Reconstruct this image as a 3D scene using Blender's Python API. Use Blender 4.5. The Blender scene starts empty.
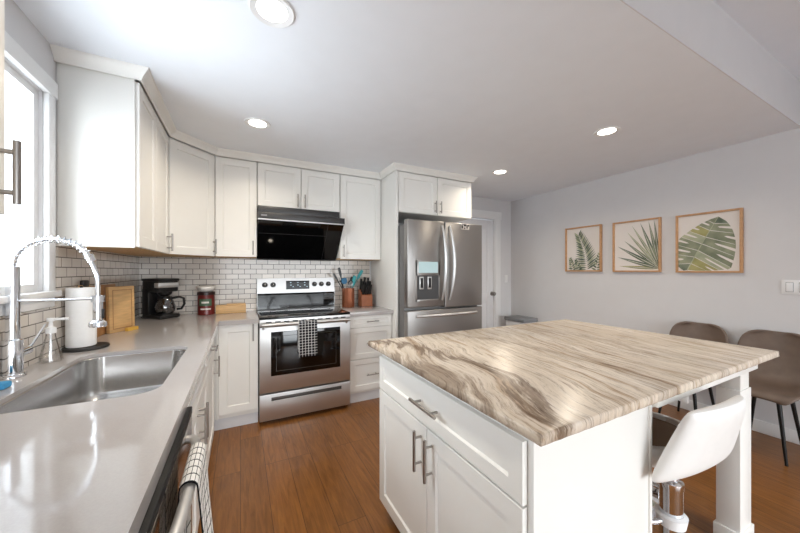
import bpy, bmesh, math, random
from mathutils import Vector, Matrix
random.seed(7)
SC = bpy.context.scene
COL = SC.collection
PI = math.pi

# ------------------------------------------------------------------ camera
cd = bpy.data.cameras.new('camera'); cam = bpy.data.objects.new('camera', cd); COL.objects.link(cam)
cam.location = (0, 0, 1.32)
cam.rotation_euler = (math.radians(90), 0, math.radians(-27.17))
cd.sensor_width = 36; cd.lens = 310.7 / 800 * 36
cd.shift_y = 4.4 / 800
cd.clip_start = 0.02
SC.camera = cam

# ------------------------------------------------------------------ sky, light, exposure
W = bpy.data.worlds.new('sky'); SC.world = W; W.use_nodes = True
bg = W.node_tree.nodes['Background']
bg.inputs[0].default_value = (0.86, 0.93, 1.0, 1); bg.inputs[1].default_value = 1.5
SC.view_settings.view_transform = 'Standard'; SC.view_settings.look = 'None'
SC.view_settings.gamma = 1; SC.view_settings.exposure = 1.0
SC.view_settings.use_curve_mapping = False

def area(name, loc, rot, sx, sy, power, color=(1, 1, 1)):
    l = bpy.data.lights.new(name, 'AREA'); l.shape = 'RECTANGLE'; l.size = sx; l.size_y = sy
    l.energy = power; l.color = color
    o = bpy.data.objects.new(name, l); COL.objects.link(o); o.location = loc; o.rotation_euler = rot
    return o
# daylight through the sink window; fill lamp added at the unseen rear opening
rl = area('rear_fill_lamp', (1.4, -3.3, 1.2), (math.radians(57), 0, 0), 3.8, 1.5, 35, (0.93, 0.97, 1.0))
rl.data.spread = math.radians(90)  # added fill, narrowed to stay off the ceiling and its drop
area('daylight_sink_window', (-1.25, 1.6, 1.55), (0, math.radians(-99), 0), 1.5, 1.5, 45, (0.84, 0.92, 1.0))

# ------------------------------------------------------------------ materials
def lin(c):
    return tuple(((v / 255) / 12.92 if v <= 10 else ((v / 255 + 0.055) / 1.055) ** 2.4) for v in c)

def nmat(name):
    m = bpy.data.materials.new(name); m.use_nodes = True
    nt = m.node_tree; b = nt.nodes['Principled BSDF']
    return m, nt, b

def N(nt, t, **kw):
    n = nt.nodes.new(t)
    for k, v in kw.items(): setattr(n, k, v)
    return n

def mat(name, rgb, rough=0.5, metal=0.0, var=0.03, scale=8, coat=0, bump=0, aniso=None, spec=0.5, stretch=(1, 1, 1)):
    """plain procedural material: base colour with slight noise variation"""
    m, nt, b = nmat(name)
    c = lin(rgb)
    tc = N(nt, 'ShaderNodeTexCoord'); mp = N(nt, 'ShaderNodeMapping'); mp.inputs['Scale'].default_value = stretch
    no = N(nt, 'ShaderNodeTexNoise'); no.inputs['Scale'].default_value = scale; no.inputs['Detail'].default_value = 4
    nt.links.new(tc.outputs['Object'], mp.inputs[0]); nt.links.new(mp.outputs[0], no.inputs['Vector'])
    r = N(nt, 'ShaderNodeValToRGB')
    r.color_ramp.elements[0].position = 0.3; r.color_ramp.elements[1].position = 0.7
    r.color_ramp.elements[0].color = (*[v * (1 - var) for v in c], 1)
    r.color_ramp.elements[1].color = (*[min(1, v * (1 + var)) for v in c], 1)
    nt.links.new(no.outputs['Fac'], r.inputs[0]); nt.links.new(r.outputs[0], b.inputs['Base Color'])
    b.inputs['Roughness'].default_value = rough; b.inputs['Metallic'].default_value = metal
    b.inputs['Coat Weight'].default_value = coat; b.inputs['Specular IOR Level'].default_value = spec
    if bump:
        bp = N(nt, 'ShaderNodeBump'); bp.inputs['Strength'].default_value = bump; bp.inputs['Distance'].default_value = 0.002
        nt.links.new(no.outputs['Fac'], bp.inputs['Height']); nt.links.new(bp.outputs[0], b.inputs['Normal'])
    return m

def emit(name, rgb, s):
    m, nt, b = nmat(name)
    b.inputs['Base Color'].default_value = (*rgb, 1)
    b.inputs['Emission Color'].default_value = (*rgb, 1); b.inputs['Emission Strength'].default_value = s
    return m

def tile_mat(name, axis):
    m, nt, b = nmat(name)
    tc = N(nt, 'ShaderNodeTexCoord'); sp = N(nt, 'ShaderNodeSeparateXYZ'); cb = N(nt, 'ShaderNodeCombineXYZ')
    nt.links.new(tc.outputs['Object'], sp.inputs[0])
    nt.links.new(sp.outputs[axis], cb.inputs[0]); nt.links.new(sp.outputs['Z'], cb.inputs[1])
    mp = N(nt, 'ShaderNodeMapping'); mp.inputs['Location'].default_value = (0.02, -0.914 + 0.03, 0)
    nt.links.new(cb.outputs[0], mp.inputs[0])
    br = N(nt, 'ShaderNodeTexBrick'); br.offset = 0.5
    br.inputs['Scale'].default_value = 1; br.inputs['Brick Width'].default_value = 0.110; br.inputs['Row Height'].default_value = 0.0505
    br.inputs['Mortar Size'].default_value = 0.0023; br.inputs['Mortar Smooth'].default_value = 0.2
    br.inputs['Color1'].default_value = (*lin((226, 218, 209)), 1); br.inputs['Color2'].default_value = (*lin((208, 200, 191)), 1)
    br.inputs['Mortar'].default_value = (*lin((96, 88, 80)), 1)
    nt.links.new(mp.outputs[0], br.inputs['Vector']); nt.links.new(br.outputs['Color'], b.inputs['Base Color'])
    bp = N(nt, 'ShaderNodeBump'); bp.invert = True; bp.inputs['Strength'].default_value = 0.6; bp.inputs['Distance'].default_value = 0.002
    nt.links.new(br.outputs['Fac'], bp.inputs['Height']); nt.links.new(bp.outputs[0], b.inputs['Normal'])
    b.inputs['Roughness'].default_value = 0.14
    return m

def floor_mat():
    m, nt, b = nmat('oak_planks')
    tc = N(nt, 'ShaderNodeTexCoord'); mp = N(nt, 'ShaderNodeMapping'); mp.inputs['Rotation'].default_value = (0, 0, math.radians(90))
    nt.links.new(tc.outputs['Object'], mp.inputs[0])
    br = N(nt, 'ShaderNodeTexBrick'); br.offset = 0.37; br.offset_frequency = 3
    br.inputs['Scale'].default_value = 1; br.inputs['Brick Width'].default_value = 1.15; br.inputs['Row Height'].default_value = 0.15
    br.inputs['Mortar Size'].default_value = 0.0016; br.inputs['Mortar Smooth'].default_value = 0.3; br.inputs['Bias'].default_value = 0
    br.inputs['Color1'].default_value = (0, 0, 0, 1); br.inputs['Color2'].default_value = (1, 1, 1, 1); br.inputs['Mortar'].default_value = (0.5, 0.5, 0.5, 1)
    nt.links.new(mp.outputs[0], br.inputs['Vector'])
    # grain: stretched noise along the planks, distorted per plank
    mg = N(nt, 'ShaderNodeMapping'); mg.inputs['Scale'].default_value = (26, 2.2, 1)
    nt.links.new(tc.outputs['Object'], mg.inputs[0])
    ad = N(nt, 'ShaderNodeVectorMath', operation='ADD'); sc = N(nt, 'ShaderNodeVectorMath', operation='SCALE'); sc.inputs['Scale'].default_value = 23
    nt.links.new(br.outputs['Color'], sc.inputs[0]); nt.links.new(mg.outputs[0], ad.inputs[0]); nt.links.new(sc.outputs[0], ad.inputs[1])
    no = N(nt, 'ShaderNodeTexNoise'); no.inputs['Scale'].default_value = 1.5; no.inputs['Detail'].default_value = 7; no.inputs['Roughness'].default_value = 0.65; no.inputs['Distortion'].default_value = 1.2
    nt.links.new(ad.outputs[0], no.inputs['Vector'])
    rg = N(nt, 'ShaderNodeValToRGB'); e = rg.color_ramp.elements
    e[0].position = 0.25; e[0].color = (*lin((84, 50, 20)), 1); e[1].position = 0.70; e[1].color = (*lin((160, 106, 50)), 1)
    nt.links.new(no.outputs['Fac'], rg.inputs[0])
    rp = N(nt, 'ShaderNodeValToRGB'); e = rp.color_ramp.elements
    e[0].color = (*lin((112, 69, 32)), 1); e[1].color = (*lin((144, 91, 43)), 1)
    nt.links.new(br.outputs['Color'], rp.inputs[0])
    mx = N(nt, 'ShaderNodeMix', data_type='RGBA'); mx.inputs[0].default_value = 0.35
    nt.links.new(rg.outputs[0], mx.inputs[6]); nt.links.new(rp.outputs[0], mx.inputs[7])
    md = N(nt, 'ShaderNodeMix', data_type='RGBA'); md.inputs[7].default_value = (*lin((66, 38, 20)), 1)
    nt.links.new(br.outputs['Fac'], md.inputs[0]); nt.links.new(mx.outputs[2], md.inputs[6])
    nt.links.new(md.outputs[2], b.inputs['Base Color'])
    b.inputs['Roughness'].default_value = 0.3
    bp = N(nt, 'ShaderNodeBump'); bp.inputs['Strength'].default_value = 0.25; bp.inputs['Distance'].default_value = 0.002
    nt.links.new(no.outputs['Fac'], bp.inputs['Height']); nt.links.new(bp.outputs[0], b.inputs['Normal'])
    return m

def granite_mat():
    m, nt, b = nmat('brown_granite')
    tc = N(nt, 'ShaderNodeTexCoord')
    mr = N(nt, 'ShaderNodeMapping'); mr.inputs['Rotation'].default_value = (0, 0, math.radians(14))
    nt.links.new(tc.outputs['Object'], mr.inputs[0])
    # large scale warp
    wn = N(nt, 'ShaderNodeTexNoise'); wn.inputs['Scale'].default_value = 1.7; wn.inputs['Detail'].default_value = 3
    nt.links.new(mr.outputs[0], wn.inputs['Vector'])
    ws = N(nt, 'ShaderNodeVectorMath', operation='MULTIPLY_ADD')
    ws.inputs[1].default_value = (0.20, 0.12, 0.0); nt.links.new(wn.outputs['Color'], ws.inputs[0]); nt.links.new(mr.outputs[0], ws.inputs[2])
    def streak(sx, sy, scale, det, ro):
        mm = N(nt, 'ShaderNodeMapping'); mm.inputs['Scale'].default_value = (sx, sy, 6)
        nt.links.new(ws.outputs[0], mm.inputs[0])
        n = N(nt, 'ShaderNodeTexNoise'); n.inputs['Scale'].default_value = scale; n.inputs['Detail'].default_value = det; n.inputs['Roughness'].default_value = ro
        nt.links.new(mm.outputs[0], n.inputs['Vector']); return n
    a = streak(22, 1.3, 1.0, 7, 0.68)
    f = streak(95, 7, 1.0, 8, 0.8)
    r1 = N(nt, 'ShaderNodeValToRGB'); cr = r1.color_ramp
    cr.elements[0].position = 0.30; cr.elements[0].color = (*lin((116, 96, 80)), 1)
    cr.elements[1].position = 0.74; cr.elements[1].color = (*lin((238, 228, 215)), 1)
    for p, c in ((0.37, (182, 158, 132)), (0.44, (212, 196, 176)), (0.58, (225, 211, 193))):
        e = cr.elements.new(p); e.color = (*lin(c), 1)
    nt.links.new(a.outputs['Fac'], r1.inputs[0])
    r2 = N(nt, 'ShaderNodeValToRGB'); cr = r2.color_ramp
    cr.elements[0].position = 0.33; cr.elements[0].color = (*lin((128, 108, 94)), 1)
    cr.elements[1].position = 0.50; cr.elements[1].color = (1, 1, 1, 1)
    nt.links.new(f.outputs['Fac'], r2.inputs[0])
    mx = N(nt, 'ShaderNodeMix', data_type='RGBA', blend_type='MULTIPLY'); mx.inputs[0].default_value = 0.85
    nt.links.new(r1.outputs[0], mx.inputs[6]); nt.links.new(r2.outputs[0], mx.inputs[7])
    # dark brown band wandering along the slab's left side
    sp = N(nt, 'ShaderNodeSeparateXYZ'); nt.links.new(tc.outputs['Object'], sp.inputs[0])
    def ma(op, a, b_, c=None):
        n = N(nt, 'ShaderNodeMath', operation=op)
        for k, v in enumerate((a, b_, c)):
            if v is None: continue
            if isinstance(v, (int, float)): n.inputs[k].default_value = v
            else: nt.links.new(v, n.inputs[k])
        return n.outputs[0]
    f2 = streak(26, 3, 1.0, 6, 0.7)
    y1 = ma('SUBTRACT', sp.outputs['Y'], 1.0); y2 = ma('MULTIPLY', y1, y1)
    c_ = ma('MULTIPLY_ADD', y2, .55, sp.outputs['X'])
    c_ = ma('ADD', c_, ma('MULTIPLY_ADD', wn.outputs['Fac'], .26, -.13))
    c_ = ma('ADD', c_, ma('MULTIPLY_ADD', f2.outputs['Fac'], .34, -.17))
    sb = N(nt, 'ShaderNodeMath', operation='MULTIPLY'); nt.links.new(c_, sb.inputs[0]); sb.inputs[1].default_value = .45
    rb = N(nt, 'ShaderNodeValToRGB'); cr = rb.color_ramp; BAND.append(cr)
    cr.elements[0].position = 0.0; cr.elements[0].color = (0.55, 0.55, 0.55, 1)
    cr.elements[1].position = 1.0; cr.elements[1].color = (0, 0, 0, 1)
    for p, v in BANDS:
        e = cr.elements.new(p); e.color = (v, v, v, 1)
    nt.links.new(sb.outputs[0], rb.inputs[0])
    md = N(nt, 'ShaderNodeMix', data_type='RGBA', blend_type='MULTIPLY'); md.inputs[7].default_value = (*lin((128, 110, 96)), 1)
    nt.links.new(rb.outputs[0], md.inputs[0]); nt.links.new(mx.outputs[2], md.inputs[6])
    nt.links.new(md.outputs[2], b.inputs['Base Color'])
    b.inputs['Roughness'].default_value = 0.27; b.inputs['Specular IOR Level'].default_value = 0.28
    return m
BAND = []
BANDS = [(.28, .62), (.312, .72), (.330, .22), (.366, .16), (.380, .75), (.394, .85), (.408, .22), (.44, .05), (.585, .0), (.612, .4), (.635, .0), (.80, .0), (.82, .3), (.84, 0)]

def steel_mat(name, rgb, rough, axis=(1, 1, 90), var=0.05, metal=1, an=0, tan=(1, 0, 0)):
    m, nt, b = nmat(name)
    tc = N(nt, 'ShaderNodeTexCoord'); mp = N(nt, 'ShaderNodeMapping'); mp.inputs['Scale'].default_value = axis
    no = N(nt, 'ShaderNodeTexNoise'); no.inputs['Scale'].default_value = 6; no.inputs['Detail'].default_value = 5
    nt.links.new(tc.outputs['Object'], mp.inputs[0]); nt.links.new(mp.outputs[0], no.inputs['Vector'])
    r = N(nt, 'ShaderNodeMapRange'); r.inputs['To Min'].default_value = rough - var; r.inputs['To Max'].default_value = rough + var
    nt.links.new(no.outputs['Fac'], r.inputs[0]); nt.links.new(r.outputs[0], b.inputs['Roughness'])
    b.inputs['Base Color'].default_value = (*lin(rgb), 1); b.inputs['Metallic'].default_value = metal
    b.inputs['Anisotropic'].default_value = an
    if an:
        cb = N(nt, 'ShaderNodeCombineXYZ'); cb.inputs[0].default_value = tan[0]; cb.inputs[2].default_value = tan[2]; nt.links.new(cb.outputs[0], b.inputs['Tangent'])
    return m

def glass_mat(name, tint=(1, 1, 1), gloss=0.08, rough=0.02):
    m = bpy.data.materials.new(name); m.use_nodes = True; nt = m.node_tree; nt.nodes.clear()
    o = N(nt, 'ShaderNodeOutputMaterial'); mx = N(nt, 'ShaderNodeMixShader')
    t = N(nt, 'ShaderNodeBsdfTransparent'); t.inputs[0].default_value = (*tint, 1)
    g = N(nt, 'ShaderNodeBsdfGlossy'); g.inputs['Roughness'].default_value = rough
    lw = N(nt, 'ShaderNodeLayerWeight'); lw.inputs['Blend'].default_value = 0.25
    ad = N(nt, 'ShaderNodeMath', operation='ADD'); ad.inputs[1].default_value = gloss; ad.use_clamp = True
    ml = N(nt, 'ShaderNodeMath', operation='MULTIPLY'); ml.inputs[1].default_value = 0.5
    nt.links.new(lw.outputs['Fresnel'], ml.inputs[0]); nt.links.new(ml.outputs[0], ad.inputs[0]); nt.links.new(ad.outputs[0], mx.inputs[0])
    nt.links.new(t.outputs[0], mx.inputs[1]); nt.links.new(g.outputs[0], mx.inputs[2]); nt.links.new(mx.outputs[0], o.inputs[0])
    return m

def grid_cloth(name, base, line, n_u, n_v, wd):
    """woven cloth with a window-pane grid, drawn in the cloth's own UV"""
    m, nt, b = nmat(name)
    uv = N(nt, 'ShaderNodeUVMap'); sp = N(nt, 'ShaderNodeSeparateXYZ'); nt.links.new(uv.outputs[0], sp.inputs[0])
    facs = []
    for ax, n in (('X', n_u), ('Y', n_v)):
        mu = N(nt, 'ShaderNodeMath', operation='MULTIPLY'); mu.inputs[1].default_value = n; nt.links.new(sp.outputs[ax], mu.inputs[0])
        fr = N(nt, 'ShaderNodeMath', operation='FRACT'); nt.links.new(mu.outputs[0], fr.inputs[0])
        lt = N(nt, 'ShaderNodeMath', operation='LESS_THAN'); lt.inputs[1].default_value = wd; nt.links.new(fr.outputs[0], lt.inputs[0]); facs.append(lt)
    mxm = N(nt, 'ShaderNodeMath', operation='MAXIMUM'); nt.links.new(facs[0].outputs[0], mxm.inputs[0]); nt.links.new(facs[1].outputs[0], mxm.inputs[1])
    mx = N(nt, 'ShaderNodeMix', data_type='RGBA'); mx.inputs[6].default_value = (*lin(base), 1); mx.inputs[7].default_value = (*lin(line), 1)
    nt.links.new(mxm.outputs[0], mx.inputs[0]); nt.links.new(mx.outputs[2], b.inputs['Base Color'])
    b.inputs['Roughness'].default_value = 0.9; b.inputs['Specular IOR Level'].default_value = 0.1
    return m

M = {}
M['wall'] = mat('grey_wall_paint', (219, 218, 219), 0.75, var=0.01)
M['ceiling'] = mat('white_ceiling_paint', (240, 244, 250), 0.85, var=0.01)
M['trim'] = mat('white_trim_paint', (236, 236, 236), 0.4, var=0.01)
M['cab'] = mat('white_cabinet_paint', (238, 236, 231), 0.36, var=0.008)
M['toe'] = mat('toe_kick_paint', (222, 222, 224), 0.5, var=0.02)
M['ply'] = mat('birch_ply', (206, 168, 120), 0.6, var=0.1, stretch=(8, 1, 8))
M['nickel'] = steel_mat('brushed_nickel', (168, 163, 158), 0.3, (1, 1, 30))
M['chrome'] = mat('chrome', (232, 234, 238), 0.07, 1.0, var=0.01)
M['steel'] = steel_mat('stainless_steel', (214, 213, 212), 0.42, (1, 1, 60), 0.03, 0.9, 0.75)
M['steel_dark'] = steel_mat('fridge_steel', (164, 161, 158), 0.34, (40, 40, 1), 0.015, 0.92, 0.5, (0, 0, 1))
M['steel_sink'] = steel_mat('sink_steel', (196, 194, 192), 0.24, (1, 40, 1), var=0.04)
M['fridge_side'] = mat('fridge_side_grey', (128, 127, 126), 0.5, 0.3)
M['black'] = mat('black_plastic', (22, 22, 23), 0.35)
M['black_matte'] = mat('matte_black', (16, 16, 17), 0.45, spec=0.15)
M['black_gloss'] = mat('black_glass', (8, 8, 9), 0.05, var=0.0, spec=0.5)
M['hood_band'] = mat('hood_charcoal', (52, 51, 52), 0.35)
M['rubber'] = mat('dark_rubber', (30, 29, 28), 0.6)
M['quartz'] = mat('grey_quartz', (180, 175, 173), 0.09, var=0.03, scale=260, coat=0.15)
M['granite'] = granite_mat()
M['floor'] = floor_mat()
M['tile_l'] = tile_mat('subway_tile_side', 'Y'); M['tile_b'] = tile_mat('subway_tile_back', 'X')
M['wood'] = mat('maple_wood', (212, 172, 120), 0.5, var=0.14, scale=5, stretch=(2, 2, 14))
M['wood_dark'] = mat('acacia_wood', (172, 124, 78), 0.5, var=0.16, scale=5, stretch=(14, 2, 2))
M['wood_block'] = mat('cherry_wood', (150, 88, 54), 0.4, var=0.15, scale=6, stretch=(3, 3, 12))
M['copper'] = mat('copper_wood_staves', (150, 90, 62), 0.28, 0.5, var=0.3, scale=7, stretch=(14, 14, 1))
M['frame_wood'] = mat('oak_frame', (198, 152, 108), 0.5, var=0.1, scale=6, stretch=(6, 6, 6))
M['paper'] = mat('art_paper', (233, 226, 220), 0.8, var=0.01)
M['white_plastic'] = mat('white_plastic', (240, 240, 240), 0.35, var=0.01)
M['paper_towel'] = mat('paper_towel', (244, 243, 242), 0.95, var=0.02, scale=60, bump=0.3)
M['brown_leather'] = mat('brown_leather', (112, 95, 83), 0.5, var=0.12, scale=14, bump=0.2)
M['white_leather'] = mat('white_leather', (240, 239, 236), 0.4, var=0.015, scale=30, bump=0.1)
M['white_shaded'] = mat('shaded_white_upholstery', (128, 108, 90), 0.6, var=0.05)  # white stool pad, with under-counter shade put into its colour
M['black_metal'] = mat('black_metal', (26, 25, 25), 0.4, 0.4)
M['teal'] = mat('teal_silicone', (22, 138, 142), 0.4); M['blue'] = mat('blue_silicone', (30, 98, 136), 0.45)
M['sponge'] = mat('blue_sponge', (70, 150, 200), 0.9, var=0.1, scale=90, bump=0.5)
M['can_red'] = mat('red_can', (104, 30, 27), 0.3); M['can_black'] = mat('black_can', (40, 22, 20), 0.35)
M['label_green'] = mat('label_green', (70, 96, 74), 0.5); M['label_white'] = mat('label_white', (222, 214, 206), 0.5)
M['filter'] = mat('filter_paper', (236, 232, 226), 0.9, var=0.03)
M['glass'] = glass_mat('clear_glass'); M['pane'] = glass_mat('window_glass', (0.97, 0.98, 0.98), 0.03)
M['carafe'] = glass_mat('carafe_glass', (0.55, 0.55, 0.56), 0.16)
M['screen'] = emit('dispenser_screen', lin((165, 188, 190)), 0.22)
M['led'] = emit('oven_led', lin((150, 170, 180)), 0.5)
M['lamp'] = emit('lamp_diffuser', (1.0, 0.95, 0.88), 4)
M['door'] = mat('door_paint', (228, 228, 230), 0.45, var=0.01)
M['bin_lid'] = mat('bin_lid_grey', (130, 132, 135), 0.5)
M['towel_black'] = grid_cloth('black_towel_white_grid', (26, 27, 32), (226, 226, 226), 6, 26, 0.14)
M['towel_white'] = grid_cloth('white_towel_black_grid', (240, 238, 234), (24, 24, 26), 6, 30, 0.13)
M['dw_panel'] = steel_mat('dishwasher_steel', (150, 138, 128), 0.14, (1, 1, 50), 0.03)
def green(name, a, b):
    m, nt, p = nmat(name); tc = N(nt, 'ShaderNodeTexCoord'); no = N(nt, 'ShaderNodeTexNoise'); no.inputs['Scale'].default_value = 9
    r = N(nt, 'ShaderNodeValToRGB'); e = r.color_ramp.elements; e[0].position = .35; e[1].position = .65
    e[0].color = (*lin(a), 1); e[1].color = (*lin(b), 1)
    nt.links.new(tc.outputs['Object'], no.inputs['Vector']); nt.links.new(no.outputs['Fac'], r.inputs[0]); nt.links.new(r.outputs[0], p.inputs['Base Color'])
    p.inputs['Roughness'].default_value = 0.8; return m
M['leaf1'] = green('leaf_grey_green', (118, 126, 104), (158, 162, 136)); M['leaf2'] = green('leaf_olive', (148, 146, 92), (178, 172, 118))
M['leaf3'] = green('leaf_dark', (84, 98, 84), (128, 138, 118)); M['leaf4'] = green('leaf_pale', (160, 166, 140), (190, 190, 160))

# ------------------------------------------------------------------ mesh helpers
BASE = {}
class MB:
    def __init__(s): s.bm = bmesh.new(); s.mi = 0; s.uv = None
    def _f(s, fs):
        for f in fs: f.material_index = s.mi
    def box(s, x0, x1, y0, y1, z0, z1, bv=0.0, seg=2, mtx=None):
        t = bmesh.new()
        vs = [t.verts.new(p) for p in ((x0, y0, z0), (x1, y0, z0), (x1, y1, z0), (x0, y1, z0), (x0, y0, z1), (x1, y0, z1), (x1, y1, z1), (x0, y1, z1))]
        for q in ((3, 2, 1, 0), (4, 5, 6, 7), (0, 1, 5, 4), (1, 2, 6, 5), (2, 3, 7, 6), (3, 0, 4, 7)): t.faces.new([vs[i] for i in q])
        if bv: bmesh.ops.bevel(t, geom=list(t.edges), offset=bv, segments=seg, profile=0.5, affect='EDGES')
        s.merge(t, mtx); return s
    def merge(s, t, mtx=None):
        if mtx is not None: t.transform(mtx)
        mp = {}
        for v in t.verts: mp[v] = s.bm.verts.new(v.co)
        for f in t.faces:
            try: nf = s.bm.faces.new([mp[v] for v in f.verts]); nf.material_index = s.mi
            except ValueError: pass
        t.free()
    def cyl(s, p0, p1, r, r2=None, seg=20, caps=True): return s.tube([p0, p1], [r, r if r2 is None else r2], seg, caps)
    def tube(s, pts, r, seg=12, caps=True):
        pts = [Vector(p) for p in pts]; n = len(pts)
        if not hasattr(r, '__len__'): r = [r] * n
        T = []
        for i in range(n):
            d = (pts[min(i + 1, n - 1)] - pts[max(i - 1, 0)]); T.append(d.normalized())
        up = Vector((0, 0, 1)) if abs(T[0].z) < 0.9 else Vector((1, 0, 0))
        a = T[0].cross(up).normalized(); rings = []
        for i in range(n):
            a = (a - T[i] * a.dot(T[i])).normalized(); b = T[i].cross(a)
            rings.append([s.bm.verts.new(pts[i] + (a * math.cos(2 * PI * k / seg) + b * math.sin(2 * PI * k / seg)) * r[i]) for k in range(seg)])
        for i in range(n - 1):
            for k in range(seg):
                f = s.bm.faces.new((rings[i][k], rings[i][(k + 1) % seg], rings[i + 1][(k + 1) % seg], rings[i + 1][k])); f.material_index = s.mi
        if caps:
            for rg in (rings[0], rings[-1]): f = s.bm.faces.new(rg); f.material_index = s.mi
        return s
    def lathe(s, prof, c=(0, 0, 0), seg=32, mtx=None):
        """profile of (radius, z); closed at the axis when radius is 0"""
        t = bmesh.new(); rings = []
        for r, z in prof:
            if r < 1e-6: rings.append([t.verts.new((0, 0, z))])
            else: rings.append([t.verts.new((r * math.cos(2 * PI * k / seg), r * math.sin(2 * PI * k / seg), z)) for k in range(seg)])
        for A, B in zip(rings, rings[1:]):
            for k in range(seg):
                k2 = (k + 1) % seg
                if len(A) == 1 and len(B) == 1: continue
                if len(A) == 1: t.faces.new((A[0], B[k2], B[k]))
                elif len(B) == 1: t.faces.new((A[k], A[k2], B[0]))
                else: t.faces.new((A[k], A[k2], B[k2], B[k]))
        t.transform(Matrix.Translation(c)); s.merge(t, mtx); return s
    def prism(s, poly, axis, a, b, mtx=None):
        """poly in the two other axes, extruded along axis from a to b"""
        def P(u, v, w): return (w, u, v) if axis == 'x' else (u, w, v) if axis == 'y' else (u, v, w)
        t = bmesh.new()
        A = [t.verts.new(P(u, v, a)) for u, v in poly]; B = [t.verts.new(P(u, v, b)) for u, v in poly]; n = len(poly)
        t.faces.new(A); t.faces.new(B[::-1])
        for i in range(n): t.faces.new((A[i], A[(i + 1) % n], B[(i + 1) % n], B[i]))
        s.merge(t, mtx); return s
    def sheet(s, rows, uv=True, closed=False):
        """grid of points -> quads; UV 0..1 on both axes"""
        if s.uv is None: s.uv = s.bm.loops.layers.uv.new('UVMap')
        V = [[s.bm.verts.new(p) for p in r] for r in rows]; n, m = len(V), len(V[0])
        for i in range(n - 1):
            for j in range(m - 1):
                f = s.bm.faces.new((V[i][j], V[i][j + 1], V[i + 1][j + 1], V[i + 1][j])); f.material_index = s.mi
                for l, (a, b) in zip(f.loops, ((i, j), (i, j + 1), (i + 1, j + 1), (i + 1, j))): l[s.uv].uv = (b / (m - 1), a / (n - 1))
        return s
    def poly(s, pts):
        f = s.bm.faces.new([s.bm.verts.new(p) for p in pts]); f.material_index = s.mi; return s
    def build(s, name, m, parent=None, smooth=True, angle=38, solid=0, sub=0, recalc=True):
        if recalc: bmesh.ops.recalc_face_normals(s.bm, faces=list(s.bm.faces))
        off = BASE.get(parent.name, Vector()) if parent else Vector()
        if parent: s.bm.transform(Matrix.Translation(-off))
        if smooth:
            for f in s.bm.faces: f.smooth = True
            for e in s.bm.edges:
                if len(e.link_faces) == 2 and e.calc_face_angle(0) > math.radians(angle): e.smooth = False
        me = bpy.data.meshes.new(name); s.bm.to_mesh(me); s.bm.free()
        for q in (m if isinstance(m, (list, tuple)) else [m]): me.materials.append(M[q] if isinstance(q, str) else q)
        o = bpy.data.objects.new(name, me); COL.objects.link(o)
        if parent: o.parent = parent; BASE[o.name] = off
        else: BASE[o.name] = Vector()
        if solid: md = o.modifiers.new('solid', 'SOLIDIFY'); md.thickness = solid; md.offset = 0
        if sub: md = o.modifiers.new('sub', 'SUBSURF'); md.levels = sub; md.render_levels = sub
        return o

def thing(name, label, cat, loc=(0, 0, 0), group=None):
    o = bpy.data.objects.new(name, None); COL.objects.link(o); o.location = loc; o.empty_display_size = 0.05
    o['label'] = label; o['category'] = cat
    if group: o['group'] = group
    BASE[o.name] = Vector(loc); return o
def tag(o, label, cat, group=None):
    o['label'] = label; o['category'] = cat
    if group: o['group'] = group
    return o
def centre(o):
    """move a single-mesh thing's origin to its base"""
    vs = [v.co for v in o.data.vertices]
    c = Vector(((min(v.x for v in vs) + max(v.x for v in vs)) / 2, (min(v.y for v in vs) + max(v.y for v in vs)) / 2, min(v.z for v in vs)))
    o.data.transform(Matrix.Translation(-c)); o.location = c; return o
def struct(o): o['kind'] = 'structure'; return o
def sbox(name, m, *b, bv=0): return struct(MB().box(*b, bv=bv).build(name, m))
def copy_tree(o, parent=None):
    c = o.copy(); COL.objects.link(c)
    if parent: c.parent = parent
    for ch in list(o.children): copy_tree(ch, c)
    return c

# ------------------------------------------------------------------ the room
XL, XR, YB, YR, ZC, ZU = -0.815, 3.785, 3.55, -3.4, 2.41, 2.75
ZT = 0.914
sbox('floor', 'floor', XL - .15, XR + .15, YR - .15, YB + .15, -0.06, 0)
sbox('ceiling', 'ceiling', XL - .15, XR + .15, 0.709, YB + .15, ZC, ZU + .06)
sbox('ceiling_adjoining', 'ceiling', XL - .15, XR + .15, YR - .15, 0.709, ZU, ZU + .06)
sbox('trim_1', 'wall', XL, XR, 0.705, 0.7088, ZC - 0.0006, ZU)                      # drywall face of the dropped kitchen ceiling
# left wall around the sink window
wy0, wy1, wz0, wz1 = 1.17, 2.035, 1.225, 2.15
wl = MB()
wl.box(XL - .15, XL, YR, wy0, 0, ZU); wl.box(XL - .15, XL, wy1, YB, 0, ZU)
wl.box(XL - .15, XL, wy0, wy1, 0, wz0); wl.box(XL - .15, XL, wy0, wy1, wz1, ZU)
struct(wl.build('wall_left', 'wall'))
sbox('wall_right', 'wall', XR, XR + .15, YR, YB, 0, ZU)
# back wall with the door opening
dx0, dx1, dzt = 2.68, 3.44, 2.10
wb = MB()
wb.box(XL - .15, dx0, YB, YB + .15, 0, ZU); wb.box(dx1, XR + .15, YB, YB + .15, 0, ZU); wb.box(dx0, dx1, YB, YB + .15, dzt, ZU)
struct(wb.build('wall_back', 'wall'))
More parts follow.
